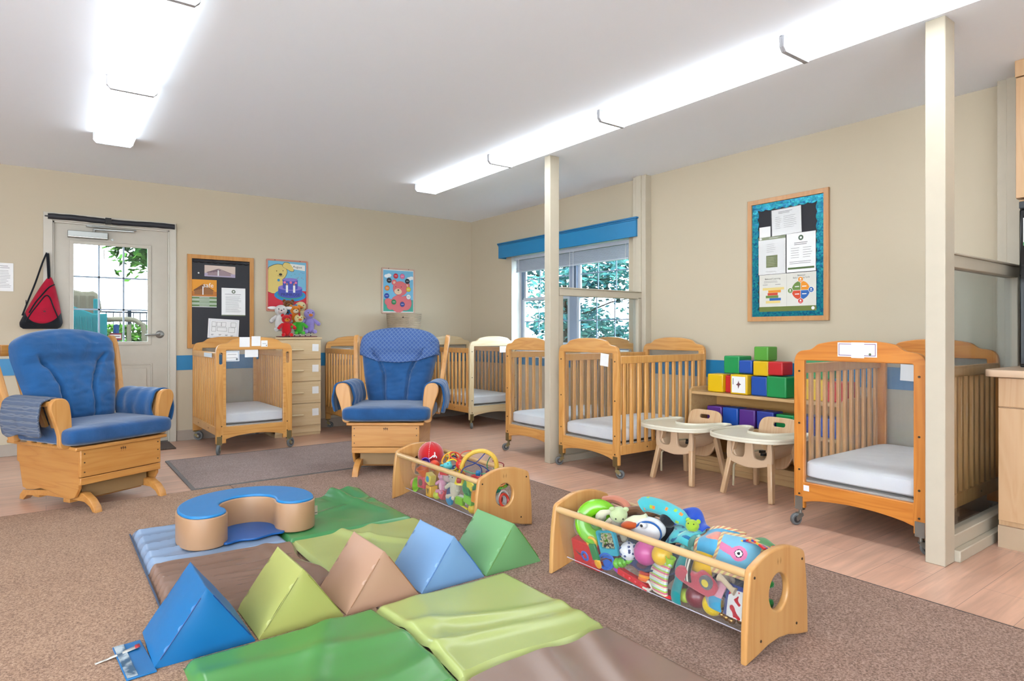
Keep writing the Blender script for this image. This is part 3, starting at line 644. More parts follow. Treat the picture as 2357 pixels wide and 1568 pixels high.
# ------------------------------------------------------------------ glider rocking chairs
def glider(label, loc, rz, head_cover, quilt_arm):
    t = thing('rocking_chair', label, 'rocking chair', loc, rz, 'cushioned glider rocking chairs')
    # box base: front board, lower rail, side panels, top rim
    b = MB().mat(W_GLD); b.box(-.245, .245, -.27, -.25, .197, .352); b.box(-.245, .245, -.268, -.246, .152, .193); bf = b.build('front_board', t, bevel=.003)
    b = MB().mat(plain('#4A3320', .5))
    for x in (-.225, .225):
        for z in (.33, .28, .225): b.cyl((x, -.2705, z), (x, -.273, z), .004, 8)
    # small carved leaf mark
    b.mat(plain('#6A4522', .7))
    for k in (-1, 0, 1):
        b.poly([(k * .012 + .005, .318), (k * .012 - .005, .328), (k * .012 - .001, .341 - abs(k) * .004), (k * .012 + .007, .33)], -.2706); b.poly([(k * .013, .312), (k * .013 + .003, .312), (k * .013 + .002, .322)], -.2706)
    b.build('screws', bf, flat=True)
    prof = [(-.25, .352), (.36, .352), (.36, .245), (.335, .235), (.30, .09), (.26, .078), (.20, .082), (.12, .098), (.03, .092), (-.07, .07), (-.16, .062), (-.21, .075), (-.25, .13)]
    for s in (-1, 1):
        b = MB().mat(W_GLDS); b.plate([prof], s * .236 - .009, s * .236 + .009, 'yz', .003); b.build('side_panel', t)
    b = MB().mat(W_GLD); b.box(-.28, .28, -.285, .40, .352, .374); b.build('top_rim', t, bevel=.006)
    b = MB().mat(W_GLD); b.box(-.22, .22, .34, .358, .15, .352); b.build('back_board', t, bevel=.003)
    b = MB().mat(plain('#A07E52', .6)); b.box(-.20, .20, -.20, .26, .055, .175); b.build('glide_box', t, bevel=.004)
    for s in (-1, 1):
        b = MB().mat(W_GLD)
        b.plate([[(-.36, .0), (-.335, .002), (-.31, .03), (-.26, .052), (-.12, .055), (.1, .05), (.3, .03), (.34, .0), (.38, .0), (.375, .03), (.34, .062), (.1, .085), (-.18, .10), (-.25, .10), (-.31, .07), (-.35, .03)]], s * .2 - .022, s * .2 + .022, 'yz', .004)
        b.build('runner', t)
    b = MB().mat(W_GLD); b.box(-.22, .22, -.12, -.06, .03, .055); b.box(-.22, .22, .18, .24, .03, .055); b.build('cross_bar', t, bevel=.003)
    # arms: scrolled front posts, arm rests, slats
    for s in (-1, 1):
        o = [(.268, .374), (.322, .374), (.330, .44), (.352, .52), (.372, .575), (.376, .615), (.362, .645), (.335, .655), (.302, .650), (.280, .628), (.270, .59), (.262, .50)]
        b = MB().mat(W_GLDV); b.plate([[(s * x, z) for x, z in catmull(o, 4)]], -.22, -.185, 'xz', .006)
        ar = b.build('arm_post', t)
        b = MB().mat(W_GLD); b.beam((s * .335, -.20, .625), (s * .345, .26, .60), .055, .03); b.build('arm_rest', t, bevel=.008)
        b = MB().mat(W_GLDV)
        for y0, y1 in ((-.12, -.10), (-.03, .0), (.07, .11), (.17, .22)): b.beam((s * .265, y0, .37), (s * .325, y1, .61), .02, .045, (0, 1, 0))
        b.build('arm_slats', t, bevel=.003)
        quilt = QUILTG if (quilt_arm and s == -1) else F_BLUE
        b = MB().mat(quilt)
        def drape(u, v, s=s):
            """cloth laid over the arm rest: inner hem, up over the top, down the outside"""
            y = -.165 + .36 * u; q = 2 * v - 1; w = .5 + .5 * sin(u * 21 + 3 * v) * (1 if quilt is F_BLUE else .25)
            hang = .17 + .03 * nz(u * 3, s)
            if abs(q) < .42: a = q / .42 * pi / 2; x = .335 + .062 * sin(a); z = .607 + .044 * cos(a)
            else: d = (abs(q) - .42) / .58; x = .335 + (1 if q > 0 else -1) * (.062 + .012 * sin(pi * d) - .004 * d); z = .607 - hang * d * (1 if q > 0 else .8)
            k = .010 * w * min(1, abs(q) * 1.4) + .006 * nz(u * 7, v * 6, s)
            return (s * (x + (k if q > 0 else -k)), y + .01 * nz(v * 5, u * 3), z + .004 * w)
        b.grid(drape, 24, 36)
        b.build('arm_cover', t, solid=.014, sub=1)
    # back frame: two posts rolling back at the top, rails
    for s in (-1, 1):
        b = MB().mat(W_GLDV); pth = [(.20, .37), (.235, .50), (.285, .68), (.345, .86), (.385, .95), (.43, .99), (.47, .965), (.475, .93), (.44, .905), (.415, .86), (.345, .67), (.295, .50), (.265, .37)]
        b.plate([catmull([(y, z + .02) for y, z in pth], 4)], -.0175, .0175, 'yz', .005)
        o = b.build('back_post', t, loc=(s * .285, 0, 0), rot=(0, s * radians(5.5), 0))
    b = MB().mat(W_GLD); b.box(-.31, .31, .40, .42, .88, .95); b.build('top_back_rail', t, bevel=.004)
    b = MB().mat(W_GLD); b.box(-.28, .28, .25, .27, .42, .48); b.build('lower_back_rail', t, bevel=.004)
    b = MB().mat(W_GLDV)
    for k in range(5): b.beam((-.2 + .1 * k, .26, .45), (-.24 + .12 * k, .41, .90), .05, .015)
    b.build('back_slats', t, bevel=.003)
    # seat cushion
    b = MB().mat(F_BLUE2)
    def seat(q, p):
        q.z += .005 * nz(q.x * 8, q.y * 8); return q
    b.blob((0, -.02, .434), (.322, .295, .060), .2, .42, 56, 20, seat)
    b.build('seat_cushion', t, sub=1)
    # back cushion
    b = MB().mat(F_BLUE if not head_cover else F_BLUE2)
    def backc(u, v, front=True):
        """u -1..1 across, v 0..1 up"""
        hw = .222 + .075 * min(1, v / .7) + .012 * sin(v * pi); 
        if v > .86: hw *= max(.03, 1 - ((v - .86) / .14) ** 2.4 * .26)
        x = u * hw
        edge = max(0, 1 - abs(u) ** 7) ** .5 * max(0, 1 - abs(2 * v - 1) ** 14) ** .5
        th = .10 * edge
        if v < .70:
            sx = .36 + .30 * max(0, (v - .35) / .35) ** 1.5
            for c in (-sx, sx): th -= .028 * math.exp(-((u - c) / .045) ** 2) * edge * min(1, (.74 - v) / .1)
        hb = (v - .62) / .05
        th -= .016 * math.exp(-hb * hb) * edge * (1 if abs(u) < .62 else .3)
        if v > .62: th += .02 * edge * sin((v - .62) / .38 * pi)
        th += edge * (.007 * nz(x * 16, v * 22, 1) + .010 * nz(x * 9, v * 6, 4) + .003 * sin(v * 60 + x * 30) * max(0, nz(x * 6, v * 4)))
        s_ = .62 * v - (.035 * u * u if v > .8 else 0)
        y0_, z0_ = .185, .45; ty, tz = .30, .95
        y = y0_ + ty * s_ ; z = z0_ + tz * s_
        d = th if front else -.03 * edge
        return (x, y - d * tz, z + d * ty)
    b.grid(lambda i, j: backc(2 * i - 1, j), 72, 72); b.grid(lambda i, j: backc(1 - 2 * i, j, False), 72, 72)
    # soften: rounded rim where front and back sheets meet
    b.build('back_cushion', t, angle=80)
    if head_cover:
        b = MB().mat(QUILT)
        def cover(i, j):
            u = 2 * i - 1; lo = .615 - .10 * (1 - u * u) + .04 * abs(u) ** 4; v = lo + (1.0 - lo) * j
            p = Vector(backc(u, min(v, .999))); q = Vector(backc(u, min(v, .999), False)); n = (p - q)
            n = Vector((0, -.95, .30)); p += n * .012; p.x *= 1.04; p.z += .008 * j
            return p
        b.grid(cover, 40, 24)
        def cover2(i, j):
            u = 1 - 2 * i; v = .70 + .30 * j; p = Vector(backc(u, min(v, .999), False)); p += Vector((0, .012, 0)); p.x *= 1.04; p.z += .008 * j; return p
        b.grid(cover2, 40, 16)
        b.build('head_cover', t, solid=.012)
    return t
def quilt_mat(ca='#6A85B4', cb='#4466A4'):
    m, n, l, b = new_mat('quilted_blue_cover'); b.inputs['Roughness'].default_value = .9
    tc = n.new('ShaderNodeTexCoord'); mp = n.new('ShaderNodeMapping'); mp.inputs['Rotation'].default_value = (0, radians(45), 0); mp.inputs['Scale'].default_value = (42, 0, 42)
    l.new(tc.outputs['Object'], mp.inputs['Vector'])
    sp = n.new('ShaderNodeSeparateXYZ'); l.new(mp.outputs[0], sp.inputs[0]); outs = []
    for ax in 'XZ':
        pp = n.new('ShaderNodeMath'); pp.operation = 'PINGPONG'; pp.inputs[1].default_value = .5; l.new(sp.outputs[ax], pp.inputs[0]); outs.append(pp)
    mn = n.new('ShaderNodeMath'); mn.operation = 'MINIMUM'; l.new(outs[0].outputs[0], mn.inputs[0]); l.new(outs[1].outputs[0], mn.inputs[1])
    mr = n.new('ShaderNodeMapRange'); mr.inputs['From Min'].default_value = .04; mr.inputs['From Max'].default_value = .16; l.new(mn.outputs[0], mr.inputs['Value'])
    mx = n.new('ShaderNodeMix'); mx.data_type = 'RGBA'; mx.inputs['A'].default_value = lin(ca); mx.inputs['B'].default_value = lin(cb); l.new(mr.outputs['Result'], mx.inputs['Factor'])
    l.new(mx.outputs['Result'], b.inputs['Base Color']); bp = n.new('ShaderNodeBump'); bp.inputs['Strength'].default_value = .5; bp.inputs['Distance'].default_value = .004; l.new(mr.outputs['Result'], bp.inputs['Height']); l.new(bp.outputs[0], b.inputs['Normal'])
    return m
QUILT = quilt_mat(); QUILTG = quilt_mat('#7C8494', '#5C6A84')
glider('wooden glider rocking chair with plain blue cushions and a grey quilted arm cover, at left', (.244, 4.68, 0.0125), radians(28.7), False, True)
glider('wooden glider rocking chair with checked head cover on its blue back cushion, in the middle', (2.13, 4.40, 0.0125), radians(-36.6), True, False)

# ------------------------------------------------------------------ drawers
def dresser(label, loc, w=.48, dp=.40, h=.99):
    t = thing('chest_of_drawers', label, 'chest of drawers', loc)
    b = MB().mat(W_MAPLE); b.box(-w / 2, w / 2, 0.018, dp, .03, h - .02); b.box(-w / 2 + .0, w / 2, .03, dp, 0, .09); b.build('body', t, bevel=.002)
    b = MB().mat(W_MAPLE); b.box(-w / 2 - .006, w / 2 + .006, -.006, dp, h - .02, h); b.build('top', t, bevel=.005)
    zs = [.10, .325, .545, .765, .965]
    for k in range(4):
        z0, z1 = zs[k] + .004, zs[k + 1] - .004
        b = MB().mat(W_MAPLE); b.box(-w / 2 + .006, w / 2 - .006, 0, .02, z0, z1); dr = b.build('drawer', t, bevel=.002)
        zc = (z0 + z1) / 2
        b = MB().mat(wood('pull_maple', '#F6E2B8', '#EED2A0', axis='x')); b.cyl((-.10, -.030, zc), (.035, -.030, zc), .0095, 10); b.box(-.085, -.071, -.03, 0, zc - .005, zc + .005); b.box(.008, .022, -.03, 0, zc - .005, zc + .005)
        b.build('handle', dr)
        tagp(dr, 'paper_label', .165, zc + .02, .065, .072, -.001, 0, .02 * (k - 1.5))
    return t
dresser('pale maple chest of four drawers with white labels, puppets on top', (2.03, 6.30, 0), .455)
dresser('pale maple chest of drawers hidden behind the middle rocking chair', (3.31, 6.30, 0), .39)
# ------------------------------------------------------------------ low shelf and foam blocks
t = thing('toy_shelf', 'low maple shelf unit holding two rows of coloured blocks, between the cribs', 'shelf', (3.97, 2.475, 0))
Lh = .575
for s in (-1, 1):
    b = MB().mat(W_SHELF); b.plate([[(0, 0), (.34, 0), (.34, .61), (.33, .62), (.03, .62), (0, .60)]], -.01, .01, 'xz', .004)
    b.build('side_panel', t, loc=(.0, s * Lh, 0))
b = MB().mat(W_SHELF); b.box(.005, .335, -Lh + .01, Lh - .01, .568, .590); b.build('top_shelf', t, bevel=.003)
b = MB().mat(W_SHELF); b.box(.02, .335, -Lh + .01, Lh - .01, .338, .358); b.build('middle_shelf', t, bevel=.003)
b = MB().mat(W_SHELF); b.box(-.03, .335, -Lh + .01, Lh - .01, .055, .085); b.build('bottom_shelf', t, bevel=.003)
b = MB().mat(W_SHELF); b.box(-.035, -.012, -Lh + .01, Lh - .01, .085, .125); b.box(.02, .04, -Lh, Lh, 0.0, .055); b.build('front_lip', t, bevel=.003)
b = MB().mat(wood('shelf_back', '#D9A866', '#C8924E', axis='y')); b.box(.325, .338, -Lh + .01, Lh - .01, .09, .62); b.build('back_panel', t)
b = MB().mat(W_SHELF); b.box(.06, .325, -.01, .01, .085, .338); b.build('divider', t, bevel=.002)
VB = {'y': '#F2C60C', 'r': '#D8262C', 'b': '#1B55B8', 'g': '#139A52', 'l': '#5DAA3C', 'p': '#5B2F8E', 'n': '#2B3FA0'}
nm = {'y': 'yellow', 'r': 'red', 'b': 'blue', 'g': 'green', 'l': 'light green', 'p': 'purple', 'n': 'dark blue'}
def block(label, col, y, z, s=(.13, .13, .13), x=.055, rz=0, wrap=False, group='soft blocks on the toy shelf'):
    o = thing('foam_block', label, 'block', (3.97 + x + s[0] / 2, y, z), rz, group)
    b = MB().mat(vinyl(VB[col], .4, .12)); b.box(-s[0] / 2, s[0] / 2, -s[1] / 2, s[1] / 2, .001, s[2]); b.build('cover', o, bevel=.009, seg=3)
    return o
TZ = .5905
block('yellow block at the left end of the shelf top', 'y', 2.868, TZ, (.13, .135, .135), .06)
block('red block between the left yellow block and the one with a picture', 'r', 2.748, TZ, (.13, .10, .13), .085)
o = block('yellow block with a white picture card on its face', 'y', 2.642, TZ, (.14, .14, .145), .02)
b = MB().at((-.0712, 0, .072), (0, 0, -pi / 2)).mat(PAPER); b.box(-.055, .055, -.0006, .0006, -.058, .058); b.mat(plain('#7A5058', .7))
b.poly([(.0, -.03), (.008, -.005), (.022, .004), (.006, .012), (.002, .03), (-.006, .010), (-.02, -.002), (-.006, -.006)], -.001); b.mat(INK); b.rect(-.046, -.04, .0, .045, -.001)
b.build('picture_card', o, flat=True)
block('royal blue block on the shelf top, right of the picture block', 'b', 2.505, TZ, (.13, .125, .135), .055)
block('large green block near the right end of the shelf top', 'g', 2.36, TZ, (.15, .145, .145), .03)
block('large green block stacked above the left red block', 'g', 2.735, .735, (.16, .13, .13), .07)
block('small blue block on top between two stacked blocks', 'b', 2.615, .742, (.11, .105, .095), .06)
block('yellow block stacked under the light green one', 'y', 2.495, .731, (.12, .118, .105), .06)
block('light green block at the very top of the stack', 'l', 2.492, .838, (.12, .11, .10), .06)
block('red block in crinkled clear wrap at right of the top row', 'r', 2.375, .741, (.13, .11, .095), .045)
block('yellow block seen through the slats of the nearest crib', 'y', 2.12, TZ, (.13, .14, .14), .06)
block('green block seen through the crib slats, stacked second', 'g', 2.10, .735, (.13, .17, .12), .06)
block('red block seen through the crib slats at the shelf end', 'r', 1.975, TZ, (.14, .13, .13), .06)
for k, (cc, y) in enumerate((('p', 2.862), ('b', 2.727), ('p', 2.59), ('n', 2.45))):
    block(('purple block at the left of the lower shelf', 'blue block on the lower shelf beside the left purple one', 'purple block in the middle of the lower shelf', 'dark blue block behind the right feeding chair')[k], cc, y, .3585, (.13, .128, .128), .04)
block('green block on the lower shelf above the right feeding chair', 'g', 2.31, .3585, (.12, .13, .12), .05)
block('dark blue block on the lower shelf at the left edge of the nearest crib', 'n', 2.17, .3585, (.13, .13, .128), .05)
block('blue block on the lower shelf seen through the crib slats', 'b', 2.03, .3585, (.13, .13, .128), .05)

# ------------------------------------------------------------------ feeding chairs with trays (built facing -x)
def feeding_chair(label, loc, rz=0):
    t = thing('feeding_chair', label, 'feeding chair', loc, rz, 'feeding chairs in front of the shelf')
    PL = plain('#E2C3A2', .42, name='molded_seat'); LG = W_CHAIR
    for sx in (-1, 1):
        for sy in (-1, 1):
            b = MB().mat(LG); b.beam((sx * .19, sy * .17, 0.0), (sx * .125, sy * .125, .34), .036, .03, (0, 1, 0), .046, .034); b.build('leg', t, bevel=.007, seg=3)
    # moulded seat shell: pan with sloping front and side walls, crotch post
    b = MB().mat(PL)
    def pan(u, v):
        x = -.15 + .30 * u; y = -.14 + .28 * v; e = abs(2 * v - 1) ** 5
        z = .235 + .10 * e + (.055 * (1 - u) ** 3 if False else 0) + .03 * max(0, u - .7) - .035 * (1 - abs(2 * v - 1)) * (u < .3) * (.3 - u) / .3
        return (x, y, z)
    b.grid(pan, 24, 24); b.build('seat_pan', t, solid=.014)
    b = MB().mat(PL)
    b.plate([catmull([(-.15, .37), (-.158, .25), (-.13, .215), (.0, .19), (.13, .215), (.158, .25), (.15, .37), (.128, .37), (.118, .265), (.06, .25), (.032, .27), (.022, .36), (-.022, .36), (-.032, .27), (-.06, .25), (-.118, .265), (-.128, .37)], 4)], -.012, .012, 'yz', .005)
    b.build('seat_front', t, loc=(-.155, 0, 0))
    # backrest with oval hand hole
    b = MB().mat(W_CHAIR)
    o = catmull([(-.085, .17), (-.13, .27), (-.142, .38), (-.138, .445), (-.10, .482), (0, .488), (.10, .482), (.138, .445), (.142, .38), (.13, .27), (.085, .17), (0, .15)], 5)
    b.plate([o, rrect(-.042, .042, .425, .452, .0132)], -.009, .009, 'yz', .005)
    b.build('backrest', t, loc=(.085, 0, 0), rot=(0, radians(14), 0))
    # tray
    TR = plain('#EEE8D4', .35, name='tray_plastic')
    out = catmull([(-.27, 0), (-.262, .10), (-.215, .20), (-.12, .262), (.02, .275), (.15, .265), (.215, .245), (.235, .20), (.20, .155), (.10, .12), (.02, .075), (-.005, 0), (.02, -.075), (.10, -.12), (.20, -.155), (.235, -.20), (.215, -.245), (.15, -.265), (.02, -.275), (-.12, -.262), (-.215, -.20), (-.262, -.10)], 5)
    cen = Vector((-.10, 0))
    inn = [(x + (cen.x - x) * .05, y + (0 - y) * .05) for x, y in out]
    def off(o, d):
        r = []
        for i in range(len(o)):
            a = Vector(o[i - 1]); c = Vector(o[(i + 1) % len(o)]); tn = (c - a).normalized(); r.append((o[i][0] + tn.y * d, o[i][1] - tn.x * d))
        return r
    sgn = 1 if sum(out[i - 1][0] * out[i][1] - out[i][0] * out[i - 1][1] for i in range(len(out))) < 0 else -1
    # outline is clockwise (front, +y, back): inward offset
    b = MB().mat(TR); b.plate([out], .372, .386, 'xy', .004); b.plate([out, off(out, .011 * sgn)], .384, .402, 'xy', .004)
    b.build('tray', t, loc=(-.06, 0, 0))
    b = MB().mat(BLACK); b.box(-.05, .0, -.035, -.01, .252, .268); b.box(.03, .06, .02, .05, .252, .27)
    b.mat(plain('#B8A98C', .8)); b.tube([(.05, .04, .27), (-.02, .10, .262), (-.10, .11, .22), (-.172, .10, .19), (-.176, .10, .12), (-.17, .105, .06)], .007, 6); b.build('harness', t)
    return t
feeding_chair('wooden feeding chair with cream tray, left one of the pair', (3.67, 2.83, 0))
feeding_chair('wooden feeding chair with cream tray and dangling strap, right one of the pair', (3.70, 2.27, 0))

# ------------------------------------------------------------------ cabinets on the right
cy1, cy0 = 1.035, -1.6
t = thing('base_cabinet', 'maple laminate base cabinet at the right edge of the photo', 'cabinet', (3.70, cy1, 0))
b = MB().mat(W_CAB); b.box(.02, XW - 3.705, cy0 - cy1, 0, .10, .822); b.build('body', t)
b = MB().mat(plain('#C9AE90', .5)); b.box(.0, XW - 3.705, cy0 - cy1, -.002, 0, .105); b.build('toe_kick', t)
for k in range(3):
    y1 = -.003 - k * .6
    b = MB().mat(W_CAB); b.box(0, .02, y1 - .594, y1, .68, .818); b.build('drawer', t, bevel=.002)
    b = MB().mat(W_CAB); b.box(0, .02, y1 - .594, y1, .13, .674); b.build('door', t, bevel=.002)
b = MB().mat(W_COUNTER); b.plate([[(-.055 + .05 * (1 - cos(a)), .045 - .05 * (1 - sin(a))) for a in [pi / 2 * k / 6 for k in range(7)]] + [(XW - 3.705, .045), (XW - 3.705, cy0 - cy1), (-.055, cy0 - cy1)]], .824, .858, 'xy', .004)
o = b.build('countertop', None, loc=(3.70, cy1, 0)); tag(o, 'maple countertop with rounded corner on the base cabinet', 'countertop')
t = thing('wall_cabinet', 'maple upper cabinet at the top right edge of the photo', 'cabinet', (4.02, 1.05, 1.73))
b = MB().mat(W_CAB); b.box(.02, XW - 4.02, -2.6, 0, 0, HC - 1.73); b.build('body', t)
for k in range(3): b = MB().mat(W_CAB); b.box(0, .02, -.597 - k * .6, -.003 - k * .6, .0, .62); b.build('door', t, bevel=.002)
b = MB().mat(W_CAB); b.box(-.004, .02, -2.6, 0, .625, HC - 1.73); b.box(.03, .3, -2.6, -.01, -.025, -.005); b.build('top_trim', t, bevel=.002)
t = thing('black_appliance', 'tall glossy black appliance standing on the counter at the right edge', 'appliance', (3.96, 1.03, .86))
b = MB().mat(plain('#1B1C1D', .18)); b.box(.02, .36, -.55, -.01, 0, .84); b.build('body', t, bevel=.006)
b = MB().mat(plain('#101112', .12)); b.box(0, .018, -.55, -.012, .01, .80); b.build('door', t, bevel=.008)
b = MB().mat(plain('#3A3D42', .3)); b.box(-.002, .018, -.55, -.012, .805, .84); b.build('control_strip', t, bevel=.003)
tt = thing('notice_paper', 'white paper with green foot taped to the black appliance', 'paper', (3.957, .945, 1.545), -pi / 2, 'papers on display')
b = MB().mat(PAPER); b.box(-.055, .055, -.0005, .0005, -.07, .07); b.mat(plain('#5FA070', .6)); b.rect(-.055, .055, -.07, -.052, -.001); b.mat(INK); b.rect(-.04, .04, .02, .024, -.001); b.rect(-.04, .03, .0, .004, -.001); b.build('sheet', tt, flat=True)
# clear storage bin under the near crib, cards taped to its back post
t = thing('storage_bin', 'low clear plastic bin on the floor behind the near glass partition', 'bin', (3.72, 1.28, .0)) if False else None

# woven basket on the hidden drawers
t = thing('rope_basket', 'cream coiled rope basket peeking above the middle rocking chair', 'basket', (3.275, 6.47, .9925))
b = MB().mat(fabric('#CDBBA4', bump=.3, scale=120, sheen=.1))
prof = []
for k in range(22):
    z = .004 + k * .0122; r = .17 + .028 * (k / 21) ** .7
    prof += [(r - .004, z - .006), (r + .003, z)]
prof += [(.195, .265), (.185, .255), (.165, .02)]
b.lathe([(.01, .0)] + prof + [(.01, .02)], 40); b.build('coiled_wall', t, angle=60)
b = MB().mat(plain('#4A3A34', .5)); b.cyl((-.10, -.172, .215), (-.102, -.178, .215), .008, 10); b.build('rivet', t)

# ------------------------------------------------------------------ bag by the door
t = thing('sling_bag', 'red and black sling bag hanging by its strap left of the door glass', 'bag', (.015, 6.69, 1.73))
RED = fabric('#C41E3C', fold=.3, sheen=.1); BK = fabric('#20242C', fold=.3, sheen=.1, hex2='#161A22')
b = MB().mat(RED)
def bagf(u, v, f=1):
    """v 0 bottom .. 1 top"""
    z = -.66 + .44 * v; cx = -.03 - .02 * (1 - v) + .04 * v
    wd = (.012 + .155 * (1 - v) ** .8) * (1 if v > .12 else .72 + .28 * (v / .12) ** .5)
    x = cx + (2 * u - 1) * wd * (1.0 if u < .5 else .95)
    d = (.07 * (1 - v) + .02) * max(0, 1 - abs(2 * u - 1) ** 3) ** .6 * min(1, v * 6 + .15)
    if f > 0: return (x, -d - .012 + .004 * nz(x * 20, z * 14), z)
    return (x, .005, z)
b.grid(bagf, 26, 26); b.grid(lambda u, v: bagf(1 - u, v, -1), 26, 26)
bo = b.build('bag_body', t, angle=80)
b = MB().mat(BK)
def base(u, v):
    p = Vector(bagf(u, v * (.10 + .22 * abs(2 * u - 1) ** 2))); return p + Vector((0, -.003, -.001))
b.grid(base, 26, 10); b.grid(lambda u, v: Vector(bagf(1 - u, v * .3, -1)) + Vector((0, .002, 0)), 26, 8); b.build('bag_base', t)
def band(b, pts, w=.012):
    q = []
    for (u, v) in catmull(pts, 6, False): p = Vector(bagf(u, v)); q.append(p + Vector((0, -.004, 0)))
    b.tube(q, w / 2, 6)
b = MB().mat(BK); band(b, [(.12, .30), (.2, .55), (.5, .78), (.97, .86)]); band(b, [(.14, .12), (.2, .35), (.42, .62), (.65, .60), (.82, .36), (.9, .2)], .010); b.build('zip_trim', t)
b = MB().mat(plain('#5A1020', .7))
for a_ in range(9):
    an = a_ * 2 * pi / 9; p = Vector(bagf(.52 + .07 * cos(an), .33 + .06 * sin(an))); b.box(p.x - .002, p.x + .002, p.y - .003, p.y, p.z - .002, p.z + .002)
p = Vector(bagf(.52, .33)); b.box(p.x - .008, p.x + .008, p.y - .004, p.y, p.z - .006, p.z + .008); b.build('printed_logo', t)
b = MB().mat(BK); b.tube([(-.005, -.02, -.015), (.0, -.018, -.1), (.005, -.025, -.235)], .012, 6); b.tube(catmull([(-.01, -.02, -.01), (-.04, -.03, -.10), (-.09, -.03, -.28), (-.135, -.025, -.42), (-.175, -.02, -.55)], 4, False), .007, 6); b.tube([(-.175, -.02, -.55), (-.15, -.03, -.47), (-.15, -.03, -.42)], .003, 6); b.build('strap', t)
b = MB().mat(STEEL); b.cyl((-.005, .03, -.012), (-.005, -.03, -.010), .005, 8); b.build('hook', t)

# ------------------------------------------------------------------ notices on the walls
def sheet(name, label, loc, w, h, rz=0, fn=None, cat='paper', group='papers on display', tilt=0, base=PAPER, th=.0006):
    t = thing(name, label, cat, loc, group=group, rot=(0, tilt, rz))
    b = MB().mat(base); b.box(-w / 2, w / 2, -th, 0, -h / 2, h / 2); y = -th - .0005
    if fn: fn(b, y, w, h)
    b.build('printed_sheet', t, flat=True); return t
def lines(b, y, x0, x1, z0, z1, n, th=.0018, jag=.25, m=None):
    b.mat(m or INK); r = random.Random(int(abs(x0 * 1e4 + z1 * 977)))
    for k in range(n):
        z = z1 - (z1 - z0) * (k + .5) / n; b.rect(x0, x1 - (x1 - x0) * jag * r.random(), z - th, z + th, y)
YB = YW - .004
sheet('notice_paper', 'white printed notice on the wall at the far left edge', (-.30, YB, 1.50), .16, .235, fn=lambda b, y, w, h: (lines(b, y, -.06, .06, .07, .10, 2), lines(b, y, -.065, .065, -.09, .06, 12, .0012)))
# cork board beside the door
t = thing('notice_board', 'oak framed notice board with black backing beside the door', 'notice board', (1.395, YW - .001, 1.33))
b = MB().mat(W_OAK); w_, h_ = .305, .465
b.plate([[(-w_, -h_ + .02), (w_, -h_ + .02), (w_, h_), (-w_, h_)], [(-w_ + .04, -h_ + .06), (w_ - .04, -h_ + .06), (w_ - .04, h_ - .04), (-w_ + .04, h_ - .04)]], -.022, 0, bev=.003); b.build('frame', t)
b = MB().mat(plain('#1C1F29', .45)); b.box(-w_ + .03, w_ - .03, -.010, -.002, -h_ + .03, h_ - .03); b.build('black_backing', t)
b = MB().mat(plain('#23252C', .15)); b.grid(lambda u, v: (-.26 + .52 * u, -.014 - .004 * sin(v * pi) - .003 * nz(u * 12, v * 3), .425 - (.030 + .008 * abs(sin(u * pi * 9))) * v), 90, 6); b.build('wavy_border', t, solid=.001)
YP = YW - .013
def house(b, y, x0, x1, z0, z1, roof, wallc, sky, low):
    b.mat(sky); b.rect(x0, x1, z0, z1, y)
    w = x1 - x0; h = z1 - z0; b.mat(low); b.rect(x0, x1, z0, z0 + h * .3, y - .0004)
    b.mat(wallc); b.poly([(x0 + w * .1, z0 + h * .1), (x0 + w * .85, z0 + h * .12), (x0 + w * .85, z0 + h * .4), (x0 + w * .45, z0 + h * .68), (x0 + w * .1, z0 + h * .42)], y - .0008)
    b.mat(roof)
    for k in range(4): b.poly([(x0 + w * (.05 + .1 * k), z0 + h * (.35 + .04 * k)), (x0 + w * (.42 + .03 * k), z0 + h * (.72 - .02 * k)), (x0 + w * (.44 + .03 * k), z0 + h * (.66 - .02 * k)), (x0 + w * (.09 + .1 * k), z0 + h * (.31 + .04 * k))], y - .0012)
    b.poly([(x0 + w * .42, z0 + h * .75), (x0 + w * .46, z0 + h * .75), (x0 + w * .92, z0 + h * .32), (x0 + w * .88, z0 + h * .32)], y - .0012)
    b.mat(P_WHITE); b.rect(x0 + w * .42, x0 + w * .46, z0 + h * .1, z0 + h * .6, y - .0016)
def lilac(b, y, w, h):
    house(b, y, -w / 2, w / 2, -h / 2, h / 2, plain('#7D6670', .6), plain('#A58E94', .6), plain('#E3CDBF', .6), plain('#BDB0CC', .6))
sheet('notice_paper', 'faded pink card with a drawing of a house, top of the notice board', (1.383, YP, 1.642), .282, .11, fn=lilac, tilt=radians(.5))
def safe(b, y, w, h):
    house(b, y, -w / 2, w / 2, -.03, h / 2, plain('#7A4A22', .6), plain('#A06A3A', .6), plain('#F0A12A', .6), plain('#C97A2A', .6))
    b.mat(P_WHITE); b.text('safe', .035, .06, .062, y - .003)
    for k in range(5):
        b.mat(plain('#6C8C58', .6) if k % 2 == 0 else plain('#B9C8B4', .6)); z = -.034 - k * .019; b.rect(-w / 2, w / 2, z - .0185, z, y)
        b.mat(P_WHITE if k % 2 == 0 else plain('#8C9A86', .6)); b.rect(-.045, .045, z - .011, z - .007, y - .0005)
sheet('safety_flyer', 'orange and green flyer reading safe, left side of the notice board', (1.241, YP, 1.420), .221, .268, fn=safe)
def letter(b, y, w, h):
    b.mat(plain('#5C6B50', .6)); b.disc(0, h * .37, .018, y); b.mat(PAPER); b.disc(0, h * .37, .009, y - .0004); lines(b, y, -.08, .08, h * .25, h * .3, 1); lines(b, y, -.075, .075, -h * .38, h * .22, 16, .001)
    b.mat(plain('#7A8668', .6)); b.rect(-w / 2, w / 2, -h / 2, -h / 2 + .01, y)
sheet('notice_paper', 'white letter with a round green seal, right side of the notice board', (1.508, YP, 1.343), .223, .278, fn=letter)
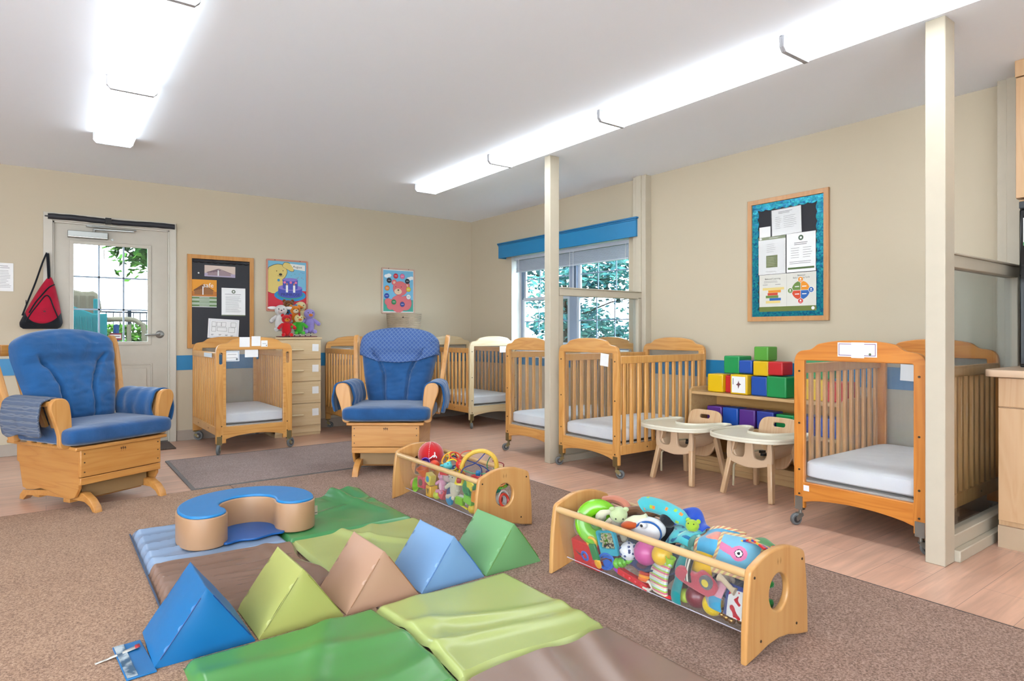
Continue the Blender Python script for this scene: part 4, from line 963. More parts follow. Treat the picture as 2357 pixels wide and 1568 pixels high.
def plan(b, y, w, h):
    b.mat(plain('#C7C9E0', .6)); b.plate([rrect(-w / 2 + .012, w / 2 - .012, -h / 2 + .012, h / 2 - .012, .002), rrect(-w / 2 + .015, w / 2 - .015, -h / 2 + .015, h / 2 - .015, .002)], y - .0008, y)
    b.mat(DARK)
    def rm(x0, x1, z0, z1):
        for a in ((x0, x1, z0, z0 + .002), (x0, x1, z1 - .002, z1), (x0, x0 + .002, z0, z1), (x1 - .002, x1, z0, z1)): b.rect(*a, y - .001)
    for k in range(4): rm(-.11 + k * .045 + (.04 if k == 3 else 0), -.07 + k * .045 + (.05 if k == 3 else 0), .02, .065)
    rm(-.11, -.07, -.03, .015); rm(-.06, .03, -.025, .012); rm(.045, .105, -.035, .015)
    for x, z in ((-.10, -.06), (-.03, -.058), (.03, -.06), (.08, -.065)): b.rect(x - .012, x + .012, z - .0015, z + .0015, y - .001); b.rect(x - .012, x + .006, z - .0075, z - .0045, y - .001)
sheet('floor_plan', 'sheet with a floor plan drawing, tilted at the bottom of the notice board', (1.415, YP, 1.075), .285, .19, fn=plan, tilt=radians(3))
b = MB().mat(P_WHITE); b.lathe([(.0, 0), (.008, 0), (.006, -.004), (0, -.005)], 10, 'y'); tag(b.build('push_pin', None, loc=(1.19, YP + .001, 1.618)), 'small white push pin alone on the black notice board', 'pin')

# the two framed posters
def framed(name, label, loc, w, h, fn, fr):
    t = thing(name, label, 'poster', loc)
    b = MB().mat(fr); b.plate([rrect(-w / 2, w / 2, -h / 2, h / 2, .015), rrect(-w / 2 + .018, w / 2 - .018, -h / 2 + .018, h / 2 - .018, .003)], -.014, 0, bev=.003); b.build('frame', t)
    b = MB().mat(PAPER); b.box(-w / 2 + .012, w / 2 - .012, -.006, -.001, -h / 2 + .012, h / 2 - .012)
    fn(b, -.0065); b.build('picture', t, flat=True)
    b = MB().mat(plain('#5A4A48', .5))
    for x in (-w * .3, w * .3): b.cyl((x, -.014, h / 2 - .009), (x, -.017, h / 2 - .009), .005, 8)
    b.build('pins', t)
    return t
K = plain('#3A332E', .7)
def birthday(b, y):
    w, h = .20, .255
    b.mat(plain('#7CC0E0', .6)); b.rect(-w, w, -h, h, y); b.mat(plain('#D8283C', .6)); b.rect(-w, w, -h, -.05, y - .0004)
    Yw = plain('#E8CE78', .6)
    b.mat(K); b.poly(catmull([(-.20, .155), (-.17, .20), (-.10, .225), (-.03, .21), (.0, .15), (-.02, .09), (-.05, .05), (.02, .0), (.02, -.07), (-.20, -.07)], 4), y - .0006)
    b.mat(Yw); b.poly(catmull([(-.197, .152), (-.168, .195), (-.10, .22), (-.033, .206), (-.004, .15), (-.023, .093), (-.053, .052), (.015, .0), (.016, -.067), (-.197, -.067)], 4), y - .0009)
    b.mat(K); b.poly(catmull([(-.05, .20), (-.03, .245), (.03, .235), (.07, .17), (.045, .15), (.0, .17)], 4), y - .0010); b.mat(Yw); b.poly(catmull([(-.047, .20), (-.028, .241), (.028, .231), (.066, .172), (.045, .154), (-.002, .174)], 4), y - .0012)
    b.mat(K); b.disc(-.07, .115, .017, y - .0014, .013); b.poly([(-.10, .10), (-.07, .092), (-.04, .10), (-.04, .103), (-.07, .095), (-.10, .103)], y - .0014)
    b.disc(-.11, .15, .005, y - .0014); b.disc(-.045, .155, .005, y - .0014)
    b.mat(plain('#3E9AC8', .6)); b.disc(-.09, .055, .014, y - .0015)
    B1 = plain('#4A57B8', .6); B2 = plain('#8E7CD0', .6)
    b.mat(plain('#1F8FCC', .6)); b.disc(.03, -.10, .165, y - .0016, .065)
    b.mat(plain('#3AA07A', .6)); b.disc(.03, -.09, .135, y - .0018, .05)
    b.mat(B1); b.disc(.03, -.09, .125, y - .002, .04); b.rect(-.095, .155, -.09, -.02, y - .002); b.mat(B2); b.disc(.03, -.02, .125, y - .0022, .03)
    b.mat(B1); b.disc(.03, -.022, .078, y - .0024, .02); b.rect(-.048, .108, -.02, .065, y - .0024); b.mat(B2); b.disc(.03, .065, .078, y - .0026, .018)
    b.mat(plain('#EE7AA8', .6)); [b.disc(x, .035, .013, y - .0028) for x in (-.028, .035, .088)]
    b.mat(P_WHITE)
    for x in (-.005, .07): b.rect(x - .011, x + .011, -.07, .005, y - .0030)
    b.mat(plain('#E8A020', .6))
    for x in (-.005, .07): b.disc(x, .017, .006, y - .0030, .012)
    b.mat(plain('#1E2A60', .6)); b.text('PRIMROSE', .032, -.108, .044, y - .003, sx=1.0)
    b.mat(plain('#F4F1EA', .6)); b.poly([(.02, .235), (.185, .225), (.185, .165), (.05, .18)], y - .0010)
    b.mat(K); b.text('August', .105, .192, .034, y - .002, rot=-.06)
    r = random.Random(4)
    for k in range(16):
        b.mat(plain(('#2F6FB4', '#D84A6A', '#3A9A6A', '#7A5AB8')[k % 4], .6)); x, z = r.uniform(.03, .185), r.uniform(.07, .16); b.disc(x, z, .004, y - .0009, .003, n=6)
framed('birthday_poster', 'framed birthday poster of a yellow puppy behind a blue cake', (2.04, YW - .001, 1.53), .432, .545, birthday, plain('#D58F78', .5))
def bear(b, y):
    w, h = .192, .24
    b.mat(plain('#7CC4EA', .6)); b.rect(-w, w, -h, h, y); b.mat(plain('#3FA894', .6)); b.rect(-w, w, -h, -.10, y - .0003)
    b.mat(P_WHITE)
    for cx, cz in ((-.15, .17), (-.12, .18), (.14, .15), (.17, .16)): b.disc(cx, cz, .03, y - .0004, .02)
    P = plain('#E8757A', .6); PK = plain('#B84A55', .6)
    def el(cx, cz, rx, rz, yy):
        b.mat(PK); b.disc(cx, cz, rx + .002, yy, rz + .002); b.mat(P); b.disc(cx, cz, rx, yy - .0002, rz)
    el(.0, -.15, .10, .10, y - .0006); el(.09, -.14, .08, .085, y - .0006); el(-.13, -.13, .045, .04, y - .0006); el(-.10, -.17, .05, .05, y - .0006)
    el(-.055, .10, .032, .032, y - .001); el(.115, .07, .032, .032, y - .001); b.mat(plain('#F2C4A8', .6)); b.disc(-.053, .098, .016, y - .0013); b.disc(.11, .068, .016, y - .0013)
    el(.022, .03, .092, .085, y - .0015)
    b.mat(plain('#F2D2B0', .6)); b.disc(-.005, -.005, .048, y - .002, .035); b.mat(K); b.disc(-.002, .012, .012, y - .0023, .008); b.rect(-.003, -.001, -.02, .01, y - .0023)
    b.disc(-.035, .05, .005, y - .0023); b.disc(.035, .05, .005, y - .0023)
    for cx, cz, c in ((-.12, .12, '#3A3138'), (-.035, .175, '#D8283C'), (.05, .175, '#F07AA8'), (.115, .12, '#23303E'), (-.145, .03, '#F09030'), (.13, .025, '#E8D030'), (-.15, -.06, '#2A4AB0'), (.13, -.065, '#F2F2F2'), (-.06, -.13, '#2E8A50'), (.05, -.155, '#3A4A9A')):
        b.mat(K); b.disc(cx, cz, .031, y - .0026); b.mat(plain(c, .6)); b.disc(cx, cz, .029, y - .0029); b.mat(plain('#E8E0E8' if c != '#F2F2F2' else '#9A9AA0', .6)); b.rect(cx - .016, cx + .016, cz - .002, cz + .003, y - .0031)
framed('bear_poster', 'framed poster of a pink bear ringed by coloured dots', (3.325, YW - .001, 1.525), .43, .535, bear, plain('#D9B4A2', .5))

# big board on the right wall (built facing -y, turned to face -x)
def RW(y, z, d=.02): return (XW - d, y, z)
t = thing('bulletin_board', 'pale oak framed bulletin board with shiny teal border on the right wall', 'bulletin board', RW(2.471, 1.580, .001), -pi / 2)
w_, h_ = .31, .459
b = MB().mat(W_OAK2); b.plate([[(-w_, -h_), (w_, -h_), (w_, h_), (-w_, h_)], [(-w_ + .035, -h_ + .035), (w_ - .035, -h_ + .035), (w_ - .035, h_ - .035), (-w_ + .035, h_ - .035)]], -.025, 0, bev=.003); b.build('frame', t)
b = MB().mat(plain('#26262E', .7)); b.box(-w_ + .03, w_ - .03, -.010, -.002, -h_ + .03, h_ - .03); b.build('backing', t)
def teal():
    m, n, l, bb = new_mat('metallic_teal'); bb.inputs['Roughness'].default_value = .22; bb.inputs['Metallic'].default_value = .55
    tc = n.new('ShaderNodeTexCoord'); v = n.new('ShaderNodeTexVoronoi'); v.inputs['Scale'].default_value = 90; l.new(tc.outputs['Object'], v.inputs['Vector'])
    cr = n.new('ShaderNodeValToRGB'); e = cr.color_ramp.elements; e[0].color = lin('#0B4F9A'); e[1].color = lin('#2BB8B8'); l.new(v.outputs['Color'], cr.inputs[0]); l.new(cr.outputs[0], bb.inputs['Base Color'])
    no = n.new('ShaderNodeTexNoise'); no.inputs['Scale'].default_value = 14; l.new(tc.outputs['Object'], no.inputs['Vector']); bp = n.new('ShaderNodeBump'); bp.inputs['Distance'].default_value = .01; bp.inputs['Strength'].default_value = .6; l.new(no.outputs['Fac'], bp.inputs['Height']); l.new(bp.outputs[0], bb.inputs['Normal']); return m
b = MB().mat(teal()); iw, ih = w_ - .036, h_ - .036
def scal(n, a0, a1, d):  # scalloped inner edge
    return [(a0 + (a1 - a0) * k / (n * 6), d + .011 * abs(sin(pi * k / 6))) for k in range(n * 6 + 1)]
bot = [(x, -ih + z) for x, z in scal(7, -iw + .05, iw - .05, .045)]; rgt = [(iw - d, z) for z, d in scal(11, -ih + .05, ih - .05, .045)]
top = [(x, ih - z) for x, z in scal(7, iw - .05, -iw + .05, .045)]; lft = [(-iw + d, z) for z, d in scal(11, ih - .05, -ih + .05, .045)]
b.plate([[(-iw, -ih), (iw, -ih), (iw, ih), (-iw, ih)], bot + rgt + top + lft], -.015, -.012); b.build('teal_border', t)
G = plain('#6F7F36', .6); GD = plain('#56703C', .6)
sheet('notice_paper', 'laminated typed sheet at the top of the bulletin board', RW(2.47, 1.848, .018), .225, .19, -pi / 2, lambda b, y, w, h: (lines(b, y, -.06, .05, .06, .08, 2), lines(b, y, -.085, -.04, -.05, .045, 7, .001), lines(b, y, -.02, .08, -.05, .045, 7, .001), b.mat(FILM), b.rect(-w / 2 - .004, w / 2 + .004, -h / 2 - .004, h / 2 + .004, y - .002)), tilt=radians(-1.5))
sheet('notice_paper', 'small grey blank slip at the upper left of the bulletin board', RW(2.64, 1.785, .016), .09, .085, -pi / 2)
def menu(b, y, w, h):
    b.mat(G); b.rect(-w / 2, w / 2, h / 2 - .022, h / 2, y); b.rect(-.045, .045, -.09, .0, y); b.mat(PAPER); b.disc(-.09, h / 2 - .011, .009, y - .0004); lines(b, y, -.02, .05, h / 2 - .014, h / 2 - .008, 1, .0015, 0, PAPER)
    lines(b, y - .0004, -.038, .03, -.08, -.01, 6, .0012, .3, plain('#C8CC9A', .6)); lines(b, y, -.04, .03, .02, .09, 5, .0009); lines(b, y, -.05, .05, -.13, -.11, 1, .001); b.mat(FILM); b.rect(-w / 2, w / 2, -h / 2, h / 2, y - .002)
sheet('notice_paper', 'laminated sheet with an olive square in its middle, left on the bulletin board', RW(2.583, 1.61, .018), .215, .28, -pi / 2, menu)
def daily(b, y, w, h):
    b.mat(plain('#56705A', .6)); b.disc(0, h * .37, .019, y); b.mat(PAPER); b.disc(0, h * .37, .008, y - .0004); lines(b, y, -.05, .05, .05, .075, 2, .002, .1)
    lines(b, y, -.075, -.005, -.045, .04, 5, .0012); lines(b, y, .015, .085, -.045, .04, 5, .0012); lines(b, y, -.085, .085, -.085, -.06, 2, .0015, .1); b.mat(GD); b.rect(-w / 2 + .01, w / 2 - .01, -h / 2 + .02, -h / 2 + .034, y)
sheet('notice_paper', 'typed sheet with a round green emblem, right on the bulletin board', RW(2.36, 1.612, .018), .215, .28, -pi / 2, daily)
def learn(b, y, w, h):
    b.mat(plain('#E9E7DE', .6)); b.rect(-w / 2, w / 2, -h / 2, h / 2, y + .0003)
    b.mat(G); b.rect(-w / 2, w / 2, -h / 2, -h / 2 + .036, y); b.mat(INK); b.rect(-.0005, .0005, -h / 2 + .036, h / 2, y)
    b.mat(K); b.text('Balanced Learning', -.11, .10, .017, y - .001); lines(b, y, -.18, -.04, .075, .092, 2, .001)
    lines(b, y, -.19, -.14, .058, .066, 1, .0015); lines(b, y, -.09, -.04, .058, .066, 1, .0015)
    for k, (c, x0, x1) in enumerate((('#F2D98A', -.19, -.02), ('#F09A28', -.145, -.045), ('#D8482C', -.15, -.07), ('#6F9040', -.165, -.065), ('#2268B8', -.135, -.045), ('#F2D98A', -.165, -.05))):
        z = .040 - k * .0195; b.mat(plain(c, .6)); b.rect(x0, x1, z - .0185, z, y)
    b.mat(K); b.text('Balanced', .11, .112, .016, y - .001); b.text('Early Learning Cycle', .11, .096, .015, y - .001)
    cx, cz, r = .105, .01, .067
    for c, a0 in (('#F59B22', 0), ('#6F9040', pi / 2), ('#E2502C', pi), ('#2268B8', 1.5 * pi)):
        b.mat(plain(c, .6)); b.poly([(cx + .0015 * (1 if cos(a0 + .7) > 0 else -1), cz + .0015 * (1 if sin(a0 + .7) > 0 else -1))] + [(cx + r * cos(a0 + .03 + (pi / 2 - .06) * k / 8), cz + r * sin(a0 + .03 + (pi / 2 - .06) * k / 8)) for k in range(9)], y)
        b.mat(P_WHITE); am = a0 + pi / 4; b.rect(cx + .038 * cos(am) - .016, cx + .038 * cos(am) + .016, cz + .038 * sin(am) - .003, cz + .038 * sin(am) + .003, y - .0005)
    for c, a0 in (('#F59B22', pi / 2), ('#6F9040', pi), ('#D8382C', 1.5 * pi), ('#2268B8', 0)):
        b.mat(PAPER); b.disc(cx + .077 * cos(a0), cz + .077 * sin(a0), .021, y - .0008); b.mat(plain(c, .6)); b.disc(cx + .077 * cos(a0), cz + .077 * sin(a0), .0185, y - .0012); b.mat(P_WHITE); b.disc(cx + .077 * cos(a0), cz + .077 * sin(a0) + .004, .006, y - .0016); b.rect(cx + .077 * cos(a0) - .009, cx + .077 * cos(a0) + .009, cz + .077 * sin(a0) - .010, cz + .077 * sin(a0) - .007, y - .0016)
    b.mat(P_WHITE); b.disc(.195, -h / 2 + .018, .012, y - .0005)
sheet('learning_poster', 'poster with stacked bars and a four-colour wheel, bottom of the bulletin board', RW(2.467, 1.33, .017), .435, .275, -pi / 2, learn, 'poster')
# ------------------------------------------------------------------ soft play mats (each colour a panel of its mat)
CP = .012     # carpet top
def mat_panel(parent, col, x0, x1, y0, y1, fn, edge=(1, 1, 1, 1), th=.028, nx=70, ny=60, rough=.26):
    """edge flags: which sides (x0, x1, y0, y1) roll down to the floor"""
    b = MB().mat(vinyl(col, rough, .12))
    def top(u, v):
        x = x0 + (x1 - x0) * u; y = y0 + (y1 - y0) * v
        def ed(d, on): return 1 if not on else min(1, max(0, d / .022)) ** .5
        e = ed(x - x0, edge[0]) * ed(x1 - x, edge[1]) * ed(y - y0, edge[2]) * ed(y1 - y, edge[3])
        z, dx, dy = fn(x, y)
        seam = 1
        for d, on in ((x - x0, edge[0]), (x1 - x, edge[1]), (y - y0, edge[2]), (y1 - y, edge[3])):
            if not on: seam = min(seam, .35 + .65 * min(1, d / .02))
        return (x + dx, y + dy, CP + .001 + (th * seam + z) * e)
    b.grid(top, nx, ny)
    return b.build('mat_panel', parent)
def rid(t, w): return math.exp(-(t / w) ** 2)
pm = thing('play_mat', 'far folding play mat in blue, brown, green and lime panels behind the wedges', 'play mat', (0, 0, 0), group='folding play mats')
def f_blue(x, y):
    z = 0
    for k in range(5): z += .020 * rid(y - (3.12 + .115 * k) - .12 * (x - .4) * (1 if k % 2 else .6) - .02 * sin(x * 9 + k), .018) * max(0, 1 - (x - .37) / (.30 + .07 * (k % 3)))
    return z + .004 * nz(x * 5, y * 6), .0, .02 * (x - .36)
def f_brown(x, y):
    z = 0
    for k in range(9): z += (.024 + .006 * (k % 2)) * rid(y - (2.50 + .064 * k) - .10 * sin((x - .35) * 3 + k) * (x - .35), .011 + .012 * (x - .35)) * max(0, 1 - (x - .37) / (.38 + .09 * (k % 3)))
    z += .010 * rid(x - .86 - .05 * sin(y * 8), .03)
    return z + .006 * nz(x * 4, y * 5, 2),  .03 * sin(y * 13) * max(0, (x - .8) / .2), .03 * (x - .36) * 1
def f_green(x, y):
    z = .04 * rid(x - 1.40 - .25 * (3.7 - y), .035) * max(0, min(1, (y - 3.2) / .45)) + .05 * max(0, 1 - abs(x - 1.5) / .14) * max(0, (y - 3.58) / .17)
    z += .006 * rid(y - 3.4 - .3 * (x - 1.2), .03) + .005 * nz(x * 5, y * 4, 7)
    return z, 0, 0
def f_lime(x, y):
    z = .018 * rid(x - 1.34 + .5 * (y - 2.8) + .06 * sin(y * 7), .03) * min(1, max(0, (y - 2.5) / .3)) + .012 * rid(x - 1.18 - .5 * (y - 2.7), .035)
    return z + .006 * nz(x * 5, y * 5, 9), .02 * sin(y * 9) * max(0, (x - 1.5) / .12), 0
mat_panel(pm, '#8CA2C0', .345, .935, 3.04, 3.68, f_blue, (1, 0, 0, 1))
mat_panel(pm, '#4A9458', .935, 1.60, 3.04, 3.75, f_green, (0, 1, 0, 1))
mat_panel(pm, '#86695A', .345, .935, 2.44, 3.04, f_brown, (1, 0, 1, 0), nx=90, ny=90)
mat_panel(pm, '#B4BE74', .935, 1.60, 2.44, 3.04, f_lime, (0, 1, 1, 0))
b = MB().mat(plain('#3E5878', .5)); b.tube([(.339, y, CP + .008) for y in [2.44 + 1.24 * k / 30 for k in range(31)]], .004, 6); b.build('edge_piping', pm)
pn = thing('play_mat', 'near folding play mat in green, lime and brown at the bottom of the photo', 'play mat', (0, 0, 0), group='folding play mats')
def n_green(x, y):
    return (.010 * rid(x - .62 - .5 * (y - 1.8), .05) + .008 * rid(y - 1.75 - .1 * sin(x * 6), .05) + .008 * rid(y - 1.98 + .2 * (x - .4), .04) + .005 * nz(x * 4, y * 4)) , .02 * sin((y - 1.53) * 5.2) * max(0, (x - .705) / .25), .012 * sin(x * 8) * max(0, (y - 2.0) / .2)
def n_lime(x, y):
    return (.012 * rid(y - 1.83 + .28 * (x - 1.2) - .02 * sin(x * 8), .035) + .010 * rid(y - 1.70 + .20 * (x - 1.2), .03) + .006 * rid(x - 1.05 - .3 * (y - 1.9), .05) + .004 * nz(x * 4, y * 4, 5)), .02 * sin((y - 1.53) * 5.2) * max(0, 1 - (x - .955) / .25), .010 * sin(x * 8) * max(0, (y - 2.0) / .2) + .02 * sin((x - .955) * 10.7) * max(0, 1 - (y - 1.53) / .2)
def n_brown(x, y): return .012 * rid(x - 1.35 - .4 * (y - 1.3), .05) + .008 * rid(x - 1.15 - .3 * (y - 1.2), .05) + .004 * nz(x * 4, y * 4, 8), 0, .02 * sin((x - .955) * 10.7) * max(0, (y - 1.38) / .15)
def n_sky(x, y): return .006 * nz(x * 4, y * 4, 3), 0, 0
mat_panel(pn, '#55984E', .335, .955, 1.53, 2.125, n_green, (1, 0, 0, 1), .032)
mat_panel(pn, '#B2BE72', .955, 1.54, 1.53, 2.125, n_lime, (0, 1, 0, 1), .032)
mat_panel(pn, '#94786A', .955, 1.54, .92, 1.53, n_brown, (0, 1, 1, 0), .032)
mat_panel(pn, '#8CA2C0', .335, .955, .92, 1.53, n_sky, (1, 0, 1, 0), .032)

# wedges
def wedge(label, col, x, y=2.318, w=.300, h=.205, d=.285, rz=0):
    t = thing('foam_wedge', label, 'foam wedge', (x, y, CP + .001), rz, 'triangular foam wedges in a row')
    b = MB().mat(vinyl(col, .42, .10)); r = .012
    # triangular prism with puffed faces
    tri = [(-w / 2, 0), (w / 2, 0), (0, h)]
    def puff(u, v, k):
        a = tri[k]; c = tri[(k + 1) % 3]; px_ = a[0] + (c[0] - a[0]) * u; pz = a[1] + (c[1] - a[1]) * u
        L_ = sqrt((c[0] - a[0]) ** 2 + (c[1] - a[1]) ** 2); nx_, nz_ = (c[1] - a[1]) / L_, -(c[0] - a[0]) / L_
        p = .010 * sin(pi * u) * sin(pi * v) if k else 0
        p += .0025 * nz(px_ * 12 + x * 9, v * 3, pz * 12) * sin(pi * u)
        return (px_ + nx_ * p, -d / 2 + d * v, pz + nz_ * p)
    for k in range(3): b.grid(lambda u, v, k=k: puff(u, v, k), 16, 16)
    for s in (-1, 1):
        def end(u, v, s=s):
            z = h * v; hw = w / 2 * (1 - v); p = .006 * sin(pi * v) * (1 - (2 * u - 1) ** 2); return ((2 * u - 1) * hw, s * (d / 2 + p), z)
        b.grid(end, 12, 12)
    bm = bmesh.new(); me = bpy.data.meshes.new('w')
    o = b.build('cover', t, angle=50)
    bm.from_mesh(o.data); bmesh.ops.remove_doubles(bm, verts=bm.verts, dist=.0008); bmesh.ops.recalc_face_normals(bm, faces=bm.faces); bm.to_mesh(o.data); bm.free(); bpy.data.meshes.remove(me)
    o.data.polygons.foreach_set('use_smooth', [True] * len(o.data.polygons)); o.data.set_sharp_from_angle(angle=radians(50))
    md = o.modifiers.new('b', 'BEVEL'); md.width = .006; md.segments = 3; md.limit_method = 'ANGLE'; md.angle_limit = radians(50)
    s = MB().mat(plain(SEAM[col], .5))
    for q in ((-w / 2, 0, 0, h), (w / 2, 0, 0, h)): s.tube([(q[0] + (q[2] - q[0]) * k / 8, -d / 2 - .0055 * sin(pi * k / 8) - .0005, q[1] + (q[3] - q[1]) * k / 8) for k in range(1, 8)], .0016, 5)
    s.build('seam', t)
    return t
SEAM = {'#0870B0': '#0A3C80', '#B4B866': '#8C9040', '#C49A80': '#9A6A42', '#7CA6D4': '#3F74B4', '#76AE72': '#5A8C30'}
wedge('royal blue foam wedge at the left end of the row', '#0870B0', .410, h=.212)
wedge('lime yellow foam wedge, second from the left', '#B4B866', .713, rz=.01)
wedge('tan foam wedge in the middle of the row', '#C49A80', 1.018)
wedge('light blue foam wedge, second from the right', '#7CA6D4', 1.325, h=.200)
wedge('sage green foam wedge at the right end of the row', '#76AE72', 1.628, h=.197)
# fastening flap with hook strip and fabric tags
t = thing('fastening_flap', 'blue flap with a striped fastener strip and white fabric tag, left of the blue wedge', 'flap', (.225, 2.275, CP + .001), radians(4))
b = MB().mat(vinyl('#0870B0', .42, .1)); b.box(-.045, .035, -.125, .125, 0, .006); b.build('vinyl_flap', t, bevel=.002)
m, n, l, bb = new_mat('fastener_strip'); bb.inputs['Roughness'].default_value = .3
tc = n.new('ShaderNodeTexCoord'); v_ = n.new('ShaderNodeTexNoise'); v_.inputs['Scale'].default_value = 30; l.new(tc.outputs['Object'], v_.inputs['Vector']); cr = n.new('ShaderNodeValToRGB'); cr.color_ramp.elements[0].color = lin('#2E5878'); cr.color_ramp.elements[1].color = lin('#C8D2D6'); cr.color_ramp.elements[0].position = .4; cr.color_ramp.elements[1].position = .6; l.new(v_.outputs['Fac'], cr.inputs[0]); l.new(cr.outputs[0], bb.inputs['Base Color'])
b = MB().mat(m); b.box(-.042, -.014, -.12, .12, .006, .0085); b.build('hook_strip', t, bevel=.001)
b = MB().mat(plain('#DAD6CC', .7)); b.add([(-.075, .045, .004), (.02, .055, .012), (.022, .078, .012), (-.06, .062, .004)], [(0, 1, 2, 3)]); b.add([(-.10, .042, .002), (-.072, .047, .004), (-.058, .06, .004), (-.102, .052, .002)], [(0, 1, 2, 3)]); b.mat(plain('#C03038', .7)); b.add([(.008, .052, .0135), (.022, .054, .0135), (.024, .079, .0135), (.010, .077, .0135)], [(0, 1, 2, 3)])
b.build('fabric_tag', t, solid=.001)

# crescent bolster with blue disc under it
t = thing('crescent_cushion', 'C-shaped tan cushion with a bright blue top on the far play mat', 'cushion', (.805, 3.285, CP + .034), radians(2))
def cres(ro, ri, n=40):
    a0, a1 = radians(-18), radians(198); mid = (ro + ri) / 2; hw = (ro - ri) / 2
    o = [(ro * cos(a0 + (a1 - a0) * k / n), ro * sin(a0 + (a1 - a0) * k / n)) for k in range(n + 1)]
    o += [(mid * cos(a1) + hw * cos(a1 + pi * k / 12), mid * sin(a1) + hw * sin(a1 + pi * k / 12)) for k in range(1, 12)]
    o += [(ri * cos(a1 + (a0 - a1) * k / n), ri * sin(a1 + (a0 - a1) * k / n)) for k in range(n + 1)]
    o += [(mid * cos(a0) + hw * cos(a0 + pi + pi * k / 12), mid * sin(a0) + hw * sin(a0 + pi + pi * k / 12)) for k in range(1, 12)]
    return o
b = MB().mat(vinyl('#BE9470', .4, .2)); b.plate([cres(.318, .125)], 0, .142, 'xy', .006, 2); b.build('side_cover', t)
b = MB().mat(vinyl('#1C86CC', .35, .15)); b.plate([cres(.312, .131)], .138, .154, 'xy', .008, 3); b.build('top_cover', t)
b = MB().mat(plain('#C8BCA8', .7)); b.box(.315, .332, -.06, -.05, .04, .085); b.mat(K); b.box(.316, .331, -.061, -.0495, .05, .053); b.build('care_tag', t, rot=(0, 0, 0))
b = MB().mat(vinyl('#0C5CA8', .4, .2)); b.plate([catmull([(-.14, -.13), (-.07, -.118), (.0, -.14), (.08, -.115), (.14, -.11), (.15, .0), (.08, .13), (-.08, .13), (-.15, .0)], 5)], 0, .010, 'xy', .003); o = b.build('vinyl_sheet', None, loc=(.805, 3.265, CP + .036)); tag(o, 'flat bright blue vinyl sheet lying inside the crescent cushion', 'mat')

# ------------------------------------------------------------------ clear-sided toy bins
def toy_bin(label, loc):
    t = thing('toy_bin', label, 'toy bin', loc, 0, 'clear sided toy bins')
    o = [(-.182, 0), (-.120, .012), (-.06, .028), (0, .033), (.06, .028), (.120, .012), (.182, 0)]
    rightside = [(.180, .10), (.172, .20), (.163, .262)]
    topc = catmull([(.163, .262), (.156, .285), (.13, .300), (.065, .322), (0, .328), (-.065, .322), (-.13, .300), (-.156, .285), (-.163, .262)], 5, False)
    out = o + rightside + topc[1:] + [(-.172, .20), (-.180, .10)]
    for s in (-1, 1):
        b = MB().mat(W_BIN); b.plate([out, circ(0, .185, .055, .060)], s * .46 - .012, s * .46 + .012, 'xz', .007, 3)
        e = b.build('end_panel', t)
        b = MB().mat(plain('#3A2A20', .4))
        for x, z in ((-.140, .262), (.140, .262), (-.105, .055), (.105, .055)): b.cyl((x, s * .472, z), (x, s * .4735, z), .0045, 8)
        b.build('screws', e)
    b = MB().mat(plain('#B98A52', .5))
    y = -.4726
    for k in (-1, 1): b.poly([(k * .008, .272), (k * .008 - .005, .284), (k * .009, .298), (k * .008 + .005, .284)], y)
    b.build('carved_mark', t, flat=True)
    for s in (-1, 1):
        b = MB().mat(W_ROD); b.cyl((s * .146, -.452, .268), (s * .146, .452, .268), .0135, 16); b.build('rail', t)
    prof = [(-.146, .262), (-.140, .20), (-.128, .13), (-.112, .075), (-.095, .055), (-.075, .048), (.075, .048), (.095, .055), (.112, .075), (.128, .13), (.140, .20), (.146, .262)]
    prof = catmull(prof, 3, False)
    b = MB().mat(BINCLR); N = len(prof)
    b.add([(x, y, z) for y in (-.449, .449) for x, z in prof], [(i, i + 1, N + i + 1, N + i) for i in range(N - 1)]); b.build('clear_trough', t)
    for k in (-1, 1): b = MB().mat(plain('#D8D4E4', .2)); b.tube([(k * .096, -.448, .054), (k * .096, .448, .054)], .0018, 5); b.build('trough_highlight', t)  # pale tube stands for the highlight line along the trough's bottom bend
    return t
BINCLR = clear('clear_vinyl', '#F6F7F8', .08, 1.35, .035)
B1 = (1.90, 3.09, CP); B2 = (1.905, 1.585, CP)
toy_bin('maple toy bin with clear sides farther back, full of hard plastic toys', B1)
toy_bin('maple toy bin with clear sides nearest the viewer, full of cloth and plush toys', B2)

# toy shapes, each a thing
def P(hexc, r=.3): return plain(hexc, r, spec=.5)
def toy(name, label, cat, base, loc, rot=(0, 0, 0)):
    return thing(name, label, cat, (base[0] + loc[0], base[1] + loc[1], base[2] + loc[2]), rot=rot, group='toys in the far bin' if base is B1 else 'toys in the near bin')
def ball(label, base, loc, r, col, name='ball', rough=.3, fn=None):
    t = toy(name, label, 'ball', base, loc); b = MB().mat(P(col, rough)); b.blob((0, 0, 0), r, nu=28, nv=18, fn=fn); b.build('shell', t); return t
def ring(label, base, loc, R, r, col, rot=(0, 0, 0), name='ring'):
    t = toy(name, label, 'ring', base, loc, rot); b = MB().mat(P(col)); b.torus((0, 0, 0), R, r, n=32, m=10); b.build('band', t); return t
def cup(label, base, loc, r, h, col, rot=(0, 0, 0), incol=None, name='cup'):
    t = toy(name, label, 'cup', base, loc, rot); b = MB().mat(P(col)); b.lathe([(r * .7, -h / 2), (r * .95, h / 2 - .004), (r * 1.06, h / 2 - .004), (r * 1.06, h / 2), (r * .9, h / 2), (r * .66, -h / 2 + .004)], 24)
    if incol: b.mat(P(incol)); b.lathe([(r * .80, -h * .1), (r * .80, -h * .08)], 20)
    b.build('wall', t); return t
